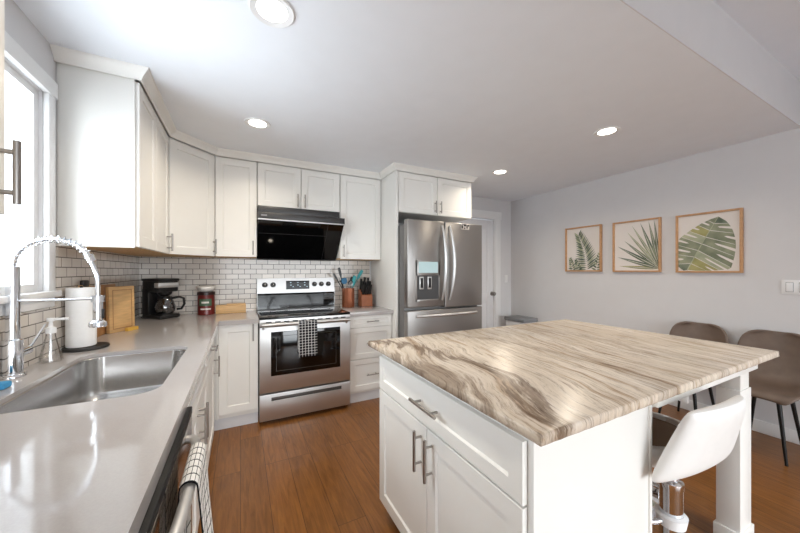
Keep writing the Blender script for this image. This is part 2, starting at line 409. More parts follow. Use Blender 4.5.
# rear wall of the adjoining room: wide glazed opening, unseen
wr = MB()
wr.box(XL - .15, -0.6, YR - .15, YR, 0, ZU); wr.box(3.4, XR + .15, YR - .15, YR, 0, ZU); wr.box(-0.6, 3.4, YR - .15, YR, 2.45, ZU); wr.box(-0.6, 3.4, YR - .15, YR, 0, 0.3)
struct(wr.build('wall_rear', 'wall'))
fr = MB()
for x in (-0.6, 0.73, 2.06, 3.33): fr.box(x, x + .07, YR - .1, YR - .03, 0.3, 2.1)
fr.box(-0.6, 3.4, YR - .1, YR - .03, 0.3, 0.37); fr.box(-0.6, 3.4, YR - .1, YR - .03, 2.03, 2.1)
w2 = struct(fr.build('window_2', 'trim'))
MB().box(-0.6, 3.4, YR - .07, YR - .06, 0.3, 2.1).build('glass', 'pane', w2)

# sink window: sash frame, pane, casing, sill
sw = MB()
sw.box(XL - .055, XL - .015, wy0, wy0 + .035, wz0, wz1); sw.box(XL - .055, XL - .015, wy1 - .035, wy1, wz0, wz1)
sw.box(XL - .055, XL - .015, wy0 + .035, wy1 - .035, wz0, wz0 + .035); sw.box(XL - .055, XL - .015, wy0 + .035, wy1 - .035, wz1 - .035, wz1)
sw.box(XL - .05, XL - .02, 1.701, 1.745, wz0 + .035, wz1 - .035)
win = struct(sw.build('window_1', 'trim'))
MB().box(XL - .040, XL - .035, wy0 + .034, wy1 - .034, wz0 + .034, wz1 - .034).build('glass', 'pane', win)
cs = MB()
cs.box(XL + .001, XL + .022, wy1, wy1 + .058, wz0 - .02, wz1 + .01, bv=.003); cs.box(XL + .001, XL + .022, wy0 - .082, wy0, wz0 - .02, wz1 + .01, bv=.003)
cs.box(XL + .001, XL + .028, wy0 - .09, wy1 + .066, wz1, wz1 + .075, bv=.003)
cs.build('casing', 'trim', win)
sl = MB(); sl.box(XL - .016, XL + .035, wy0 - .11, wy1 + .085, wz0 - .028, wz0, bv=.005); sl.box(XL + .001, XL + .018, wy0 - .09, wy1 + .06, wz0 - .075, wz0 - .028, bv=.002)
sl.build('sill', 'trim', win)

# backsplash
bs = MB(); bs.box(XL + .0005, XL + .009, -0.1, 2.14, ZT, 1.147); bs.box(XL + .0005, XL + .009, 2.14, YB, ZT, 1.455)
struct(bs.build('backsplash_left', 'tile_l'))
struct(MB().box(XL, 1.40, YB - .009, YB - .0005, ZT, 1.455).build('backsplash_back', 'tile_b'))

# door beside the refrigerator
dl = MB()
dl.box(dx0 + .01, dx1 - .01, YB + .03, YB + .065, 0.01, dzt - .01)
for a, b, c, d in ((dx0 + .01, dx0 + .13, 0.01, dzt - .01), (dx1 - .13, dx1 - .01, 0.01, dzt - .01), (dx0 + .13, dx1 - .13, dzt - .15, dzt - .01), (dx0 + .13, dx1 - .13, 0.01, 0.22), (dx0 + .13, dx1 - .13, 0.85, 0.98)):
    dl.box(a, b, YB + .018, YB + .031, c, d, bv=.003)
door = struct(dl.build('door_1', 'door'))
dc = MB()
dc.box(dx1, dx1 + .105, YB - .02, YB, 0, dzt + .01, bv=.003); dc.box(dx0 - .105, dx0, YB - .02, YB, 0, dzt + .01, bv=.003); dc.box(dx0 - .12, dx1 + .12, YB - .026, YB, dzt, dzt + .115, bv=.003)
dc.box(dx1 - .01, dx1 + .001, YB - .01, YB + .1, 0, dzt); dc.box(dx0 - .001, dx0 + .01, YB - .01, YB + .1, 0, dzt)
dc.build('casing', 'trim', door)
kb = MB(); kb.lathe([(0, 0), (.032, 0), (.032, .006), (.012, .012), (.012, .03), (.027, .04), (.031, .055), (.024, .068), (0, .072)], seg=24, mtx=Matrix.Translation((3.40, YB + .018, .975)) @ Matrix.Rotation(PI / 2, 4, 'X'))
kb.build('knob', 'nickel', door)
# baseboards
def base_board(name, *b): return struct(MB().box(*b, bv=.004).build(name, 'trim'))
base_board('baseboard_right', XR - .016, XR, YR, YB, 0, 0.10)
base_board('baseboard_back', dx1 + .105, XR - .016, YB - .016, YB, 0, 0.10)
base_board('baseboard_rear', -0.8, 3.7, YR, YR + .016, 0, 0.10)

# ------------------------------------------------------------------ cabinets
def frame(o, u, n):
    u = Vector(u); n = Vector(n); z = Vector((0, 0, 1))
    return Matrix(((u.x, z.x, n.x, o[0]), (u.y, z.y, n.y, o[1]), (u.z, z.z, n.z, o[2]), (0, 0, 0, 1)))
def shaker(o, u, n, w, h, t=.02, rail=.06, rec=.008):
    """door or drawer front: o lower corner on the cabinet face, u along, n outward"""
    t_ = bmesh.new(); e = .0015
    def rect(a, c): return [t_.verts.new(p) for p in ((a, a, c), (w - a, a, c), (w - a, h - a, c), (a, h - a, c))]
    rs = [rect(0, .0005), rect(0, t - e), rect(e, t), rect(rail, t), rect(rail + .006, t - rec)]
    t_.faces.new(rs[0]); t_.faces.new(rs[-1])
    for A, B in zip(rs, rs[1:]):
        for k in range(4): t_.faces.new((A[k], A[(k + 1) % 4], B[(k + 1) % 4], B[k]))
    b = MB(); b.merge(t_, frame(o, u, n)); return b
def pull(c, d, n, L, parent, r=.006, so=.034):
    """bar pull centred on c (on the front's face), along d, standing off along n"""
    c, d, n = Vector(c), Vector(d), Vector(n); b = MB()
    q = c + n * so; b.cyl(q - d * L / 2, q + d * L / 2, r, seg=14)
    for s in (-1, 1): p = c + d * s * L * .32; b.cyl(p, p + n * so, r * .8, seg=10)
    return b.build('handle', 'nickel', parent)
ux, uy, Z = (1, 0, 0), (0, 1, 0), (0, 0, 1)
nb, nl, ni = (0, -1, 0), (1, 0, 0), (-1, 0, 0)

ZU0, ZU1 = 1.445, 2.36
G_U = 'white shaker wall cabinets'
# wall cabinet left of the corner
c = thing('wall_cabinet', 'white shaker wall cabinet on the window wall, blank end panel facing the sink', 'cabinet', (XL, 2.15, ZU0), G_U)
b = MB(); b.box(XL + .001, -.49 - .02, 2.152, 2.938, ZU0 + .018, ZU1, bv=.001); b.build('body', 'cab', c)
MB().box(XL + .012, -.515, 2.155, 2.936, ZU0 + .004, ZU0 + .017).build('underside', 'ply', c)
b = MB(); b.box(XL + .010, -.508, 2.145, 2.1515, ZU0, ZU1, bv=.001); b.build('end_panel', 'cab', c)
for i, (y0, hy) in enumerate(((2.156, 2.50), (2.546, 2.895))):
    d = shaker((-.51, y0, ZU0 + .006), uy, nl, .384, .90 - .006).build('door', 'cab', c)
    if i == 1: pull((-.49, 2.86, 1.535), Z, nl, .13, d)
# diagonal corner cabinet
s2 = math.sqrt(.5)
c = thing('corner_wall_cabinet', 'white diagonal corner wall cabinet with a single door above the coffee maker', 'cabinet', (XL, YB, ZU0), G_U)
A = (-.51, 2.945); B = (-.21, 3.245)
b = MB(); b.prism([(XL + .001, 2.942), A, B, (-.207, YB - .001), (XL + .001, YB - .001)], 'z', ZU0 + .018, ZU1); b.build('body', 'cab', c)
b = MB(); b.prism([(XL + .012, 2.946), (A[0], A[1] + .01), (B[0] - .01, B[1]), (-.215, YB - .012), (XL + .012, YB - .012)], 'z', ZU0 + .004, ZU0 + .017); b.build('underside', 'ply', c)
wd = math.dist(A, B)
d = shaker((A[0] + .012 * s2 , A[1] + .012 * s2, ZU0 + .006), (s2, s2, 0), (s2, -s2, 0), wd - .024, .894).build('door', 'cab', c)
hc = Vector((A[0], A[1], 0)).lerp(Vector((B[0], B[1], 0)), .93) + Vector((s2, -s2, 0)) * .02
pull((hc.x, hc.y, 1.535), Z, (s2, -s2, 0), .13, d)
# back wall cabinets
YF = 3.245
def wall_cab(label, x0, x1, z0, z1, doors, yf=YF, name='wall_cabinet', hz=None, cat='cabinet', group=G_U, yb=YB - .0105):
    c = thing(name, label, cat, (x0, yb, z0), group)
    b = MB(); b.box(x0, x1, yf, yb, z0 + .018, z1, bv=.001); b.build('body', 'cab', c)
    MB().box(x0 + .004, x1 - .004, yf + .006, yb - .01, z0 + .004, z0 + .017).build('underside', 'ply' if name == 'wall_cabinet' else 'cab', c)
    n = len(doors); w = (x1 - x0) / n
    for i, side in enumerate(doors):
        a = x0 + w * i + .004
        d = shaker((a, yf, z0 + .006), ux, nb, w - .008, z1 - z0 - .021).build('door', 'cab', c)
        hx = a + w - .008 - .03 if side == 'r' else a + .03
        pull((hx, yf - .02, z0 + (hz or .09)), Z, nb, .13, d)
    return c
wall_cab('tall single-door white wall cabinet left of the black range hood', -.204, .138, ZU0, ZU1, 'r')
wall_cab('short two-door white wall cabinet directly above the black range hood', .142, .938, 1.925, ZU1, 'rl')
wall_cab('tall single-door white wall cabinet right of the black range hood', .942, 1.414, ZU0 - .004, ZU1, 'l')
wall_cab('short two-door white cabinet over the stainless refrigerator', 1.445, 2.405, 1.925, ZU1, 'rl', yf=2.87, name='refrigerator_cabinet', yb=YB - .001)
b = MB(); b.box(1.418, 1.443, 2.85, YB - .001, 0.001, ZU1, bv=.001)
tag(centre(b.build('refrigerator_end_panel', 'cab')), 'tall white panel standing between the drawer base and the refrigerator', 'panel')
# near wall cabinet at the left edge of the view
c = thing('wall_cabinet', 'white wall cabinet on the near side of the sink window, at the left edge', 'cabinet', (XL, .35, ZU0), G_U)
MB().box(XL + .001, -.51, .30, 1.072, ZU0 + .018, ZU1, bv=.001).build('body', 'cab', c)
MB().box(XL + .01, -.515, .31, 1.068, ZU0 + .004, ZU0 + .017).build('underside', 'ply', c)
for i, (y0, hy) in enumerate(((.304, .68), (.69, 1.037))):
    d = shaker((-.51, y0, ZU0 + .006), uy, nl, .378, .894).build('door', 'cab', c)
    if i == 1: pull((-.49, 1.035, 1.545), Z, nl, .145, d, r=.007)
# crown moulding swept along the cabinet tops
def sweep(path, prof):
    P = [Vector((*p, 0)) for p in path]; rows = []
    for i, p in enumerate(P):
        ns = []
        if i > 0: d = (P[i] - P[i - 1]).normalized(); ns.append(Vector((d.y, -d.x, 0)))
        if i < len(P) - 1: d = (P[i + 1] - P[i]).normalized(); ns.append(Vector((d.y, -d.x, 0)))
        n = sum(ns, Vector()); n = n / n.dot(ns[0])
        rows.append([(p + n * a) + Vector((0, 0, z)) for a, z in prof])
    b = MB()
    V = [[b.bm.verts.new(q) for q in r] for r in rows]; m = len(prof)
    for i in range(len(V) - 1):
        for j in range(m): b.bm.faces.new((V[i][j], V[i][(j + 1) % m], V[i + 1][(j + 1) % m], V[i + 1][j]))
    b.bm.faces.new(V[0]); b.bm.faces.new(V[-1]); return b
cp = [(-.004, 2.3605), (.010, 2.349), (.016, 2.352), (.020, 2.366), (.040, 2.390), (.048, 2.398), (.052, 2.4095), (-.004, 2.4095)]
struct(sweep([(XL + .001, 2.145), (-.49, 2.145), (-.49, 2.937), (-.196, 3.225), (1.418, 3.225), (1.418, 2.85), (2.405, 2.85), (2.405, 3.2)], cp).build('trim_2', 'cab', angle=25))
struct(sweep([(-.49, .30), (-.49, 1.072), (XL + .001, 1.072)], cp).build('trim_3', 'cab', angle=25))

# base cabinets ------------------------------------------------------
XF = -.195           # cabinet face of the left run
ZB = .874            # underside of worktop
G_B = 'white shaker base cabinets'
def base_left(label, y0, y1, name='base_cabinet'):
    c = thing(name, label, 'cabinet', (XL, (y0 + y1) / 2, 0), G_B)
    bo = MB(); t = .018
    x0 = XL + .012
    bo.box(x0, XF, y0, y0 + t, .10, ZB - .001); bo.box(x0, XF, y1 - t, y1, .10, ZB - .001); bo.box(x0, XF, y0 + t, y1 - t, .10, .118)
    bo.box(x0, x0 + t, y0 + t, y1 - t, .118, ZB - .001); bo.box(XF - t, XF, y0 + t, y1 - t, .118, ZB - .001)
    bo.build('body', 'cab', c); MB().box(XF - .07, XF - .055, y0, y1, 0.001, .10).build('toe_kick', 'toe', c)
    return c
XD = XF + .02
c = base_left('white sink base cabinet with two doors under the steel sink', 1.243, 2.165, 'sink_cabinet')
shaker((XF, 1.247, .722), uy, nl, .914, .148, rail=.045).build('drawer', 'cab', c)
d = shaker((XF, 1.247, .125), uy, nl, .455, .59).build('door', 'cab', c); pull((XD, 1.672, .61), Z, nl, .165, d)
d = shaker((XF, 1.706, .125), uy, nl, .455, .59).build('door', 'cab', c); pull((XD, 1.738, .61), Z, nl, .165, d)
c = base_left('white base cabinet with one drawer over one door beside the inner corner', 2.167, 2.70)
d = shaker((XF, 2.171, .722), uy, nl, .525, .148, rail=.045).build('drawer', 'cab', c); pull((XD, 2.43, .80), uy, nl, .15, d)
d = shaker((XF, 2.171, .125), uy, nl, .525, .59).build('door', 'cab', c); pull((XD, 2.655, .615), Z, nl, .15, d)
MB().box(XF - .012, XD - .012, 2.702, 2.938, .10, ZB - .001).build('filler', 'cab', c)
c = base_left('white base cabinet on the near side of the dishwasher, below the frame', .0, .625)
shaker((XF, .004, .125), uy, nl, .617, .745).build('door', 'cab', c)
# corner base on the back run
YD = 2.955
c = thing('corner_base_cabinet', 'white base cabinet with one tall door just left of the range', 'cabinet', (0, YB, 0), G_B)
MB().box(XF + .002, .136, YD, YB - .002, .10, ZB - .001).build('body', 'cab', c); MB().box(XF - .055, .136, YD + .022, YD + .045, .001, .10).build('toe_kick', 'toe', c)
d = shaker((-.160, YD, .135), ux, nb, .290, .735).build('door', 'cab', c); pull((.096, YD - .02, .80), Z, nb, .145, d)
MB().box(XF + .021, -.163, YD - .018, YD - .0005, .10, ZB - .001).build('filler', 'cab', c)
# drawer base
c = thing('drawer_base_cabinet', 'white three-drawer base cabinet between the range and the refrigerator panel', 'cabinet', (1.18, YB, 0), G_B)
MB().box(.950, 1.416, YD, YB - .002, .10, ZB - .001).build('body', 'cab', c); MB().box(.950, 1.416, YD + .022, YD + .04, .001, .10).build('toe_kick', 'toe', c)
for z0, z1 in ((.757, .870), (.442, .750), (.125, .435)):
    d = shaker((.956, YD, z0), ux, nb, .452, z1 - z0, rail=.05 if z1 - z0 > .2 else .034).build('drawer', 'cab', c)
    pull((1.185, YD - .02, (z0 + z1) / 2 if z0 > .7 else z1 - .155), ux, nb, .13, d)

# worktops -----------------------------------------------------------
def rrect(x0, x1, y0, y1, r, n=8):
    P = []
    for cx, cy, a in ((x1 - r, y1 - r, 0), (x0 + r, y1 - r, 90), (x0 + r, y0 + r, 180), (x1 - r, y0 + r, 270)):
        for k in range(n + 1): t = math.radians(a + 90 * k / n); P.append((cx + r * math.cos(t), cy + r * math.sin(t)))
    return P
SX0, SX1, SY0, SY1, SR = -.672, -.248, 1.300, 2.040, .075
def slab(outer, holes, z0, z1):
    b = bmesh.new(); es = []
    for loop in [outer] + holes:
        vs = [b.verts.new((x, y, z1)) for x, y in loop]
        for i in range(len(vs)): es.append(b.edges.new((vs[i], vs[(i + 1) % len(vs)])))
    r = bmesh.ops.triangle_fill(b, use_beauty=True, use_dissolve=True, edges=es)
    fs = [f for f in r['geom'] if isinstance(f, bmesh.types.BMFace)]
    ex = bmesh.ops.extrude_face_region(b, geom=fs)
    for v in ex['geom']:
        if isinstance(v, bmesh.types.BMVert): v.co.z = z0
    m = MB(); m.merge(b); return m
ct = slab([(XL + .0095, -.1), (-.155, -.1), (-.155, 2.91), (.139, 2.91), (.139, YB - .0095), (XL + .0095, YB - .0095)], [rrect(SX0, SX1, SY0, SY1, SR)], ZB, ZT)
tag(ct.build('worktop', 'quartz', smooth=False), 'glossy grey quartz worktop with the sink cut into it, L-shaped', 'countertop')
b = MB(); b.box(.945, 1.4165, 2.91, YB - .0095, ZB, ZT, bv=.002)
tag(centre(b.build('worktop', 'quartz')), 'short grey quartz worktop on the three-drawer base right of the range', 'countertop')
# sink
sk = thing('sink', 'undermount single-bowl stainless steel sink below the window', 'sink', (-.46, 1.67, .70))
b = MB(); rows = []
for ins, z, r in ((.0015, ZT - .016, SR), (.004, ZT - .020, SR), (.007, .745, SR), (.012, .722, SR), (.03, .706, SR), (.06, .700, SR - .02)):
    rows.append([(x, y, z) for x, y in rrect(SX0 + ins, SX1 - ins, SY0 + ins, SY1 - ins, max(r, .02))])
V = [[b.bm.verts.new(p) for p in r] for r in rows]; m_ = len(V[0])
for i in range(len(V) - 1):
    for j in range(m_): b.bm.faces.new((V[i][j], V[i][(j + 1) % m_], V[i + 1][(j + 1) % m_], V[i + 1][j]))
b.bm.faces.new(V[-1]); b.build('bowl', 'steel_sink', sk, angle=32, solid=.002)
MB().lathe([(0, .7012), (.03, .7012), (.045, .704), (.052, .7025), (.052, .7005)], (-.46, 1.67, 0)).build('drain', 'chrome', sk)

# ------------------------------------------------------------------ faucet
fx, fy = -.775, 1.734
ft = thing('faucet', 'chrome spring-neck pull-down kitchen faucet beside the sink', 'faucet', (fx, fy, ZT))
MB().lathe([(0, ZT), (.036, ZT), (.036, ZT + .008), (.032, ZT + .014), (0, ZT + .014)], (fx, fy, 0)).build('base', 'chrome', ft)
MB().lathe([(.027, ZT + .013), (.027, 1.055), (.019, 1.06), (.019, 1.335), (.015, 1.338), (0, 1.338)], (fx, fy, 0)).build('body', 'chrome', ft)
neck = []
for k in range(33):
    t = k / 32; a = PI - t * PI * .90
    neck.append((-.662 + .113 * math.cos(a), fy, 1.336 + .112 * math.sin(a)))
MB().tube(neck, .0085, 12).build('hose', 'chrome', ft)
# spring coil around the hose
hel = []; turns = 19; nn = turns * 14
for k in range(nn + 1):
    t = k / nn; i = min(int(t * 32), 31); f_ = t * 32 - i
    p = Vector(neck[i]).lerp(Vector(neck[i + 1]), f_); tg = (Vector(neck[i + 1]) - Vector(neck[i])).normalized()
    a = Vector((0, 1, 0)); q = tg.cross(a); w = 2 * PI * turns * t
    hel.append(p + (a * math.cos(w) + q * math.sin(w)) * .0145)
MB().tube(hel, .0019, 6).build('spring', 'chrome', ft)
e0 = Vector(neck[-1])
MB().cyl(e0 + Vector((-.004, 0, .016)), e0 + Vector((.006, 0, -.012)), .014).build('collar', 'chrome', ft)
MB().tube([e0, e0 + Vector((.012, 0, -.035)), (-.532, fy, 1.30), (-.531, fy, 1.20)], .0085, 12).build('lower_hose', 'chrome', ft)
sp_ = MB(); sp_.lathe([(0, 1.215), (.013, 1.215), (.016, 1.20), (.016, 1.115), (.028, 1.105), (.030, 1.092), (.026, 1.087), (0, 1.087)], (-.531, fy, 0))
sh = sp_.build('spray_head', 'chrome', ft)
MB().box(-.516, -.511, fy - .007, fy + .007, 1.12, 1.16, bv=.002).build('button', 'black', sh)
MB().tube([(fx, fy, 1.204), (-.55, fy, 1.204)], .0055, 10).build('arm', 'chrome', ft)
MB().lathe([(.0165, 1.190), (.022, 1.190), (.022, 1.216), (.0165, 1.216), (.0165, 1.190)], (-.531, fy, 0)).build('holder_ring', 'chrome', ft)
b = MB(); b.cyl((fx, fy + .02, .995), (fx + .01, fy + .075, 1.0), .0155, seg=18)
lv = b.build('valve', 'chrome', ft)
MB().tube([(fx + .008, fy + .065, 1.0), (fx + .01, fy + .10, 1.02), (fx + .012, fy + .19, 1.085)], [.007, .006, .0045], 10).build('lever', 'chrome', lv)

# soap bottle
sx, sy = -.757, 1.955
so = thing('soap_dispenser', 'clear conical soap bottle with white pump behind the sink', 'soap dispenser', (sx, sy, ZT))
MB().lathe([(0, ZT + .001), (.036, ZT + .001), (.039, ZT + .006), (.037, ZT + .02), (.017, ZT + .115), (.015, ZT + .130), (.014, ZT + .130), (.016, ZT + .115), (.034, ZT + .02), (.035, ZT + .008), (0, ZT + .006)], (sx, sy, 0)).build('bottle', 'glass', so)
b = MB(); b.lathe([(0, ZT + .127), (.018, ZT + .127), (.018, ZT + .150), (.008, ZT + .156), (.006, ZT + .178), (.013, ZT + .181), (.013, ZT + .194), (0, ZT + .196)], (sx, sy, 0)); b.box(sx, sx + .058, sy - .007, sy + .007, ZT + .183, ZT + .194, bv=.003)
b.build('pump', 'white_plastic', so)
MB().cyl((sx, sy, ZT + .012), (sx, sy, ZT + .128), .003, seg=8).build('dip_tube', 'white_plastic', so)
tag(centre(MB().box(-.785, -.715, 1.555, 1.60, ZT + .0005, ZT + .022, bv=.006).build('sponge', 'sponge')), 'blue sponge lying on the worktop at the foot of the faucet', 'sponge')

# paper towel
px, py = -.770, 2.205
pt = thing('paper_towel_holder', 'black round base paper towel holder behind the sink', 'paper towel holder', (px, py, ZT))
b = MB(); b.lathe([(0, ZT + .0005), (.092, ZT + .0005), (.096, ZT + .005), (.092, ZT + .013), (0, ZT + .014)], (px + .045, py, 0)); b.build('base', 'rubber', pt)
MB().cyl((px + .03, py, ZT + .012), (px + .03, py, 1.242), .006).build('post', 'rubber', pt)
b = MB(); b.lathe([(.018, ZT + .016), (.057, ZT + .016), (.058, ZT + .022), (.058, 1.228), (.056, 1.233), (.018, 1.233), (.018, ZT + .016)], (px + .03, py, 0), seg=40)
b.box(px + .06, px + .0868, py - .018, py - .012, ZT + .018, 1.230)
tag(centre(b.build('paper_towel_roll', 'paper_towel')), 'white roll of paper towels standing on the black holder', 'paper towel')

# cutting boards
def board(name, m, label, a, bb, h, t, lean=0.0, extra=None):
    a, bb = Vector((*a, 0)), Vector((*bb, 0)); d = (bb - a); w = d.length; d.normalize(); n = Vector((-d.y, d.x, 0))
    mt = Matrix(((d.x, n.x, 0, a.x), (d.y, n.y, 0, a.y), (0, 0, 1, ZT + .0008), (0, 0, 0, 1))) @ Matrix.Rotation(-lean, 4, 'X')
    th = thing(name, label, 'cutting board', ((a.x + bb.x) / 2, (a.y + bb.y) / 2, ZT))
    b = MB(); b.box(0, w, 0, t, 0, h, bv=.004, mtx=mt)
    b.build('board', m, th)
    if extra: extra(mt, w, t, h, th)
    return th
def groove(mt, w, t, h, th):
    b = MB(); g = .022
    for x0, x1, z0, z1 in ((g, g + .005, g, h - g), (w - g - .005, w - g, g, h - g), (g, w - g, g, g + .005), (g, w - g, h - g - .005, h - g)):
        b.box(x0, x1, -.0006, .0015, z0, z1, mtx=mt)
    o = b.build('juice_groove', 'wood_dark', th)
board('cutting_board', 'wood', 'pale maple cutting board standing in front of the other boards', (-.748, 2.63), (-.658, 2.79), .302, .026, .02, groove)
board('cutting_board', 'wood_dark', 'wide darker wood cutting board leaning on the tile behind the paper towels', (-.775, 2.464), (-.773, 2.86), .315, .018, .03)
def grip(mt, w, t, h, th):
    MB().box(.03, w - .02, -.004, t + .004, h - .012, h + .026, bv=.006, mtx=mt).build('grip', 'black', th)
board('cutting_board', 'wood', 'narrow wood board with a black grip showing above the paper towel roll', (-.791, 2.345), (-.786, 2.46), .325, .012, .0, grip)
tag(centre(MB().prism([(-.690, 2.700), (-.650, 2.772), (-.634, 2.764), (-.672, 2.690)], 'z', ZT + .0005, ZT + .022).build('board_foot', mat('yellow_wood', (214, 168, 74), .5))), 'small yellow wooden wedge at the foot of the pale board', 'wedge')

# coffee maker (built facing +x, then turned)
cmk = thing('coffee_maker', 'black drip coffee maker with glass carafe in the worktop corner', 'coffee maker', (0, 0, 0))
b = MB(); b.box(-.115, .115, -.085, .085, 0, .036, bv=.012); b.lathe([(0, .036), (.062, .036), (.062, .041), (0, .041)], (.04, 0, 0)); b.build('base', 'black', cmk)
MB().box(-.115, -.035, -.085, .085, .03, .26, bv=.010).build('tank', 'black', cmk)
b = MB(); b.box(-.115, .092, -.085, .085, .225, .322, bv=.014); b.lathe([(.03, .19), (.05, .205), (.056, .228), (0, .228)], (.04, 0, 0)); b.build('brew_head', 'black', cmk)
MB().box(-.119, .100, -.089, .089, .318, .340, bv=.007).build('lid', 'black', cmk)
b = MB(); b.box(.040, .0935, -.0865, .0865, .262, .305, bv=.004); b.build('steel_band', 'steel', cmk)
cf = MB().lathe([(0, .043), (.055, .043), (.071, .06), (.075, .10), (.060, .145), (.048, .165), (.046, .165), (.058, .143), (.073, .10), (.069, .062), (.054, .046), (0, .046)], (.045, 0, 0)).build('carafe', 'carafe', cmk)
MB().lathe([(.046, .150), (.05, .152), (.05, .172), (.04, .185), (0, .185)], (.04, 0, 0)).build('carafe_lid', 'black', cf)
MB().tube([(.075, .035, .168), (.115, .075, .178), (.135, .098, .165), (.138, .102, .115), (.125, .085, .075), (.102, .06, .072)], .0105, 10).build('carafe_handle', 'black', cf)
b = MB(); b.tube([(-.115, .05, .03), (-.15, .055, .012), (-.165, .02, .008), (-.16, -.05, .006), (-.13, -.075, .006)], .004, 8); b.build('cord', 'black', cmk)
cmk.location = (-.61, 3.34, ZT + .0008); cmk.rotation_euler = (0, 0, math.radians(-46))

# coffee can + filters
cx_, cy_ = -.285, 3.41
cn = thing('coffee_can', 'dark red printed coffee can beside the coffee maker', 'can', (cx_, cy_, ZT))
MB().lathe([(0, ZT + .0005), (.068, ZT + .0005), (.070, ZT + .006), (.069, ZT + .012), (.069, ZT + .188), (.070, ZT + .195), (0, ZT + .193)], (cx_, cy_, 0)).build('body', 'can_red', cn)
MB().lathe([(.0695, ZT + .183), (.073, ZT + .184), (.073, ZT + .208), (.069, ZT + .211), (0, ZT + .211)], (cx_, cy_, 0)).build('lid', 'can_black', cn)
def wrap(z0, z1, a0, a1, r, n=14):
    b = MB(); b.sheet([[(cx_ + r * math.cos(math.radians(a0 + (a1 - a0) * k / n)), cy_ + r * math.sin(math.radians(a0 + (a1 - a0) * k / n)), z) for k in range(n + 1)] for z in (z0, z1)]); return b
b = wrap(ZT + .085, ZT + .15, 225, 312, .0702); b.build('label', 'label_green', cn)
b = wrap(ZT + .05, ZT + .062, 235, 305, .0704); b.build('label_stripe', 'label_white', cn)
b = wrap(ZT + .108, ZT + .124, 243, 292, .0708); b.build('label_text_band', 'label_white', cn)
b = MB(); rows = []
for r, z, am in ((.04, .214, 0), (.045, .216, .0), (.062, .235, .006), (.075, .262, .010)):
    rows.append([(cx_ + (r + am * (1 if k % 2 else -1) * .5) * math.cos(2 * PI * k / 48), cy_ + (r + am * (1 if k % 2 else -1) * .5) * math.sin(2 * PI * k / 48), ZT + z) for k in range(49)])
b.sheet(rows); b.poly([(cx_ + .04 * math.cos(2 * PI * k / 24), cy_ + .04 * math.sin(2 * PI * k / 24), ZT + .2135) for k in range(24)])
tag(centre(b.build('coffee_filters', 'filter', solid=.002, angle=80)), 'fluted white paper coffee filters stacked on the red can', 'coffee filters')
# wooden box
wbx = thing('wooden_box', 'low pale wooden box against the tile between the can and the range', 'box', (-.08, 3.44, ZT))
MB().box(-.208, .048, 3.385, 3.475, ZT + .0006, ZT + .072, bv=.003).build('body', 'wood', wbx)
MB().box(-.12, .044, 3.389, 3.471, ZT + .0735, ZT + .088, bv=.002).build('lid', 'wood', wbx)
b = MB(); b.box(-.204, -.125, 3.389, 3.471, ZT + .0725, ZT + .079, bv=.002); b.build('end_block', 'wood', wbx)

# utensil crock and utensils
kx, ky = 1.085, 3.395
ck = MB(); seg = 10
ck.lathe([(0, ZT + .0006), (.070, ZT + .0006), (.072, ZT + .006), (.072, ZT + .212), (.064, ZT + .212), (.064, ZT + .02), (0, ZT + .02)], (kx, ky, 0), seg=10)
tag(centre(ck.build('utensil_crock', 'copper', angle=20)), 'copper-brown faceted crock full of cooking utensils right of the range', 'crock')
def utensil(name, label, foot, top, hm, head):
    th = thing(name, label, 'utensil', foot); f, t = Vector(foot), Vector(top)
    MB().tube([f, f.lerp(t, .6), t], [.005, .006, .005], 8).build('shaft', hm, th)
    d = (t - f).normalized(); head(th, t, d)
def blade(m, L, w, th_=.007, tilt=0.):
    def g(p, t, d):
        s = d.cross(Vector((0, 1, 0))).normalized(); y = s.cross(d)
        mt = Matrix(((s.x, y.x, d.x, t.x), (s.y, y.y, d.y, t.y), (s.z, y.z, d.z, t.z), (0, 0, 0, 1))) @ Matrix.Rotation(tilt, 4, 'Z')
        b = MB(); b.prism([(-w * .25, 0), (w * .25, 0), (w * .5, L * .3), (w * .5, L * .9), (w * .4, L), (-w * .4, L), (-w * .5, L * .9), (-w * .5, L * .3)], 'y', -th_ / 2, th_ / 2, mtx=mt); b.build('head', m, p)
    return g
def spoon(m, L, w):
    def g(p, t, d):
        b = MB(); tt = bmesh.new(); bmesh.ops.create_uvsphere(tt, u_segments=16, v_segments=8, radius=1)
        s = d.cross(Vector((0, 1, 0))).normalized(); y = s.cross(d); c = t + d * L * .45
        mt = Matrix(((s.x * w / 2, y.x * .008, d.x * L / 2, c.x), (s.y * w / 2, y.y * .008, d.y * L / 2, c.y), (s.z * w / 2, y.z * .008, d.z * L / 2, c.z), (0, 0, 0, 1)))
        b.merge(tt, mt); b.build('head', m, p)
    return g
def whisk(m, L, w):
    def g(p, t, d):
        b = MB(); s = d.cross(Vector((0, 1, 0))).normalized(); y = s.cross(d)
        for k in range(4):
            a = PI * k / 4; q = s * math.cos(a) + y * math.sin(a)
            b.tube([t + d * (L * (.5 - .5 * math.cos(PI * i / 8))) * 1 + q * (w / 2) * math.sin(PI * i / 8) for i in range(9)] + [t + d * L * (.5 + .5 * math.cos(PI * i / 8)) - q * (w / 2) * math.sin(PI * i / 8) for i in range(1, 9)], .0015, 5)
        b.build('head', m, p)
    return g
zc = ZT + .024
utensil('spatula', 'dark-handled spatula leaning far left out of the crock', (1.10, 3.40, zc), (1.00, 3.40, 1.195), 'black', blade('black', .02, .02))
utensil('slotted_turner', 'slim dark turner standing tallest in the crock', (1.075, 3.41, zc), (1.005, 3.41, 1.25), 'black', blade('black', .11, .028))
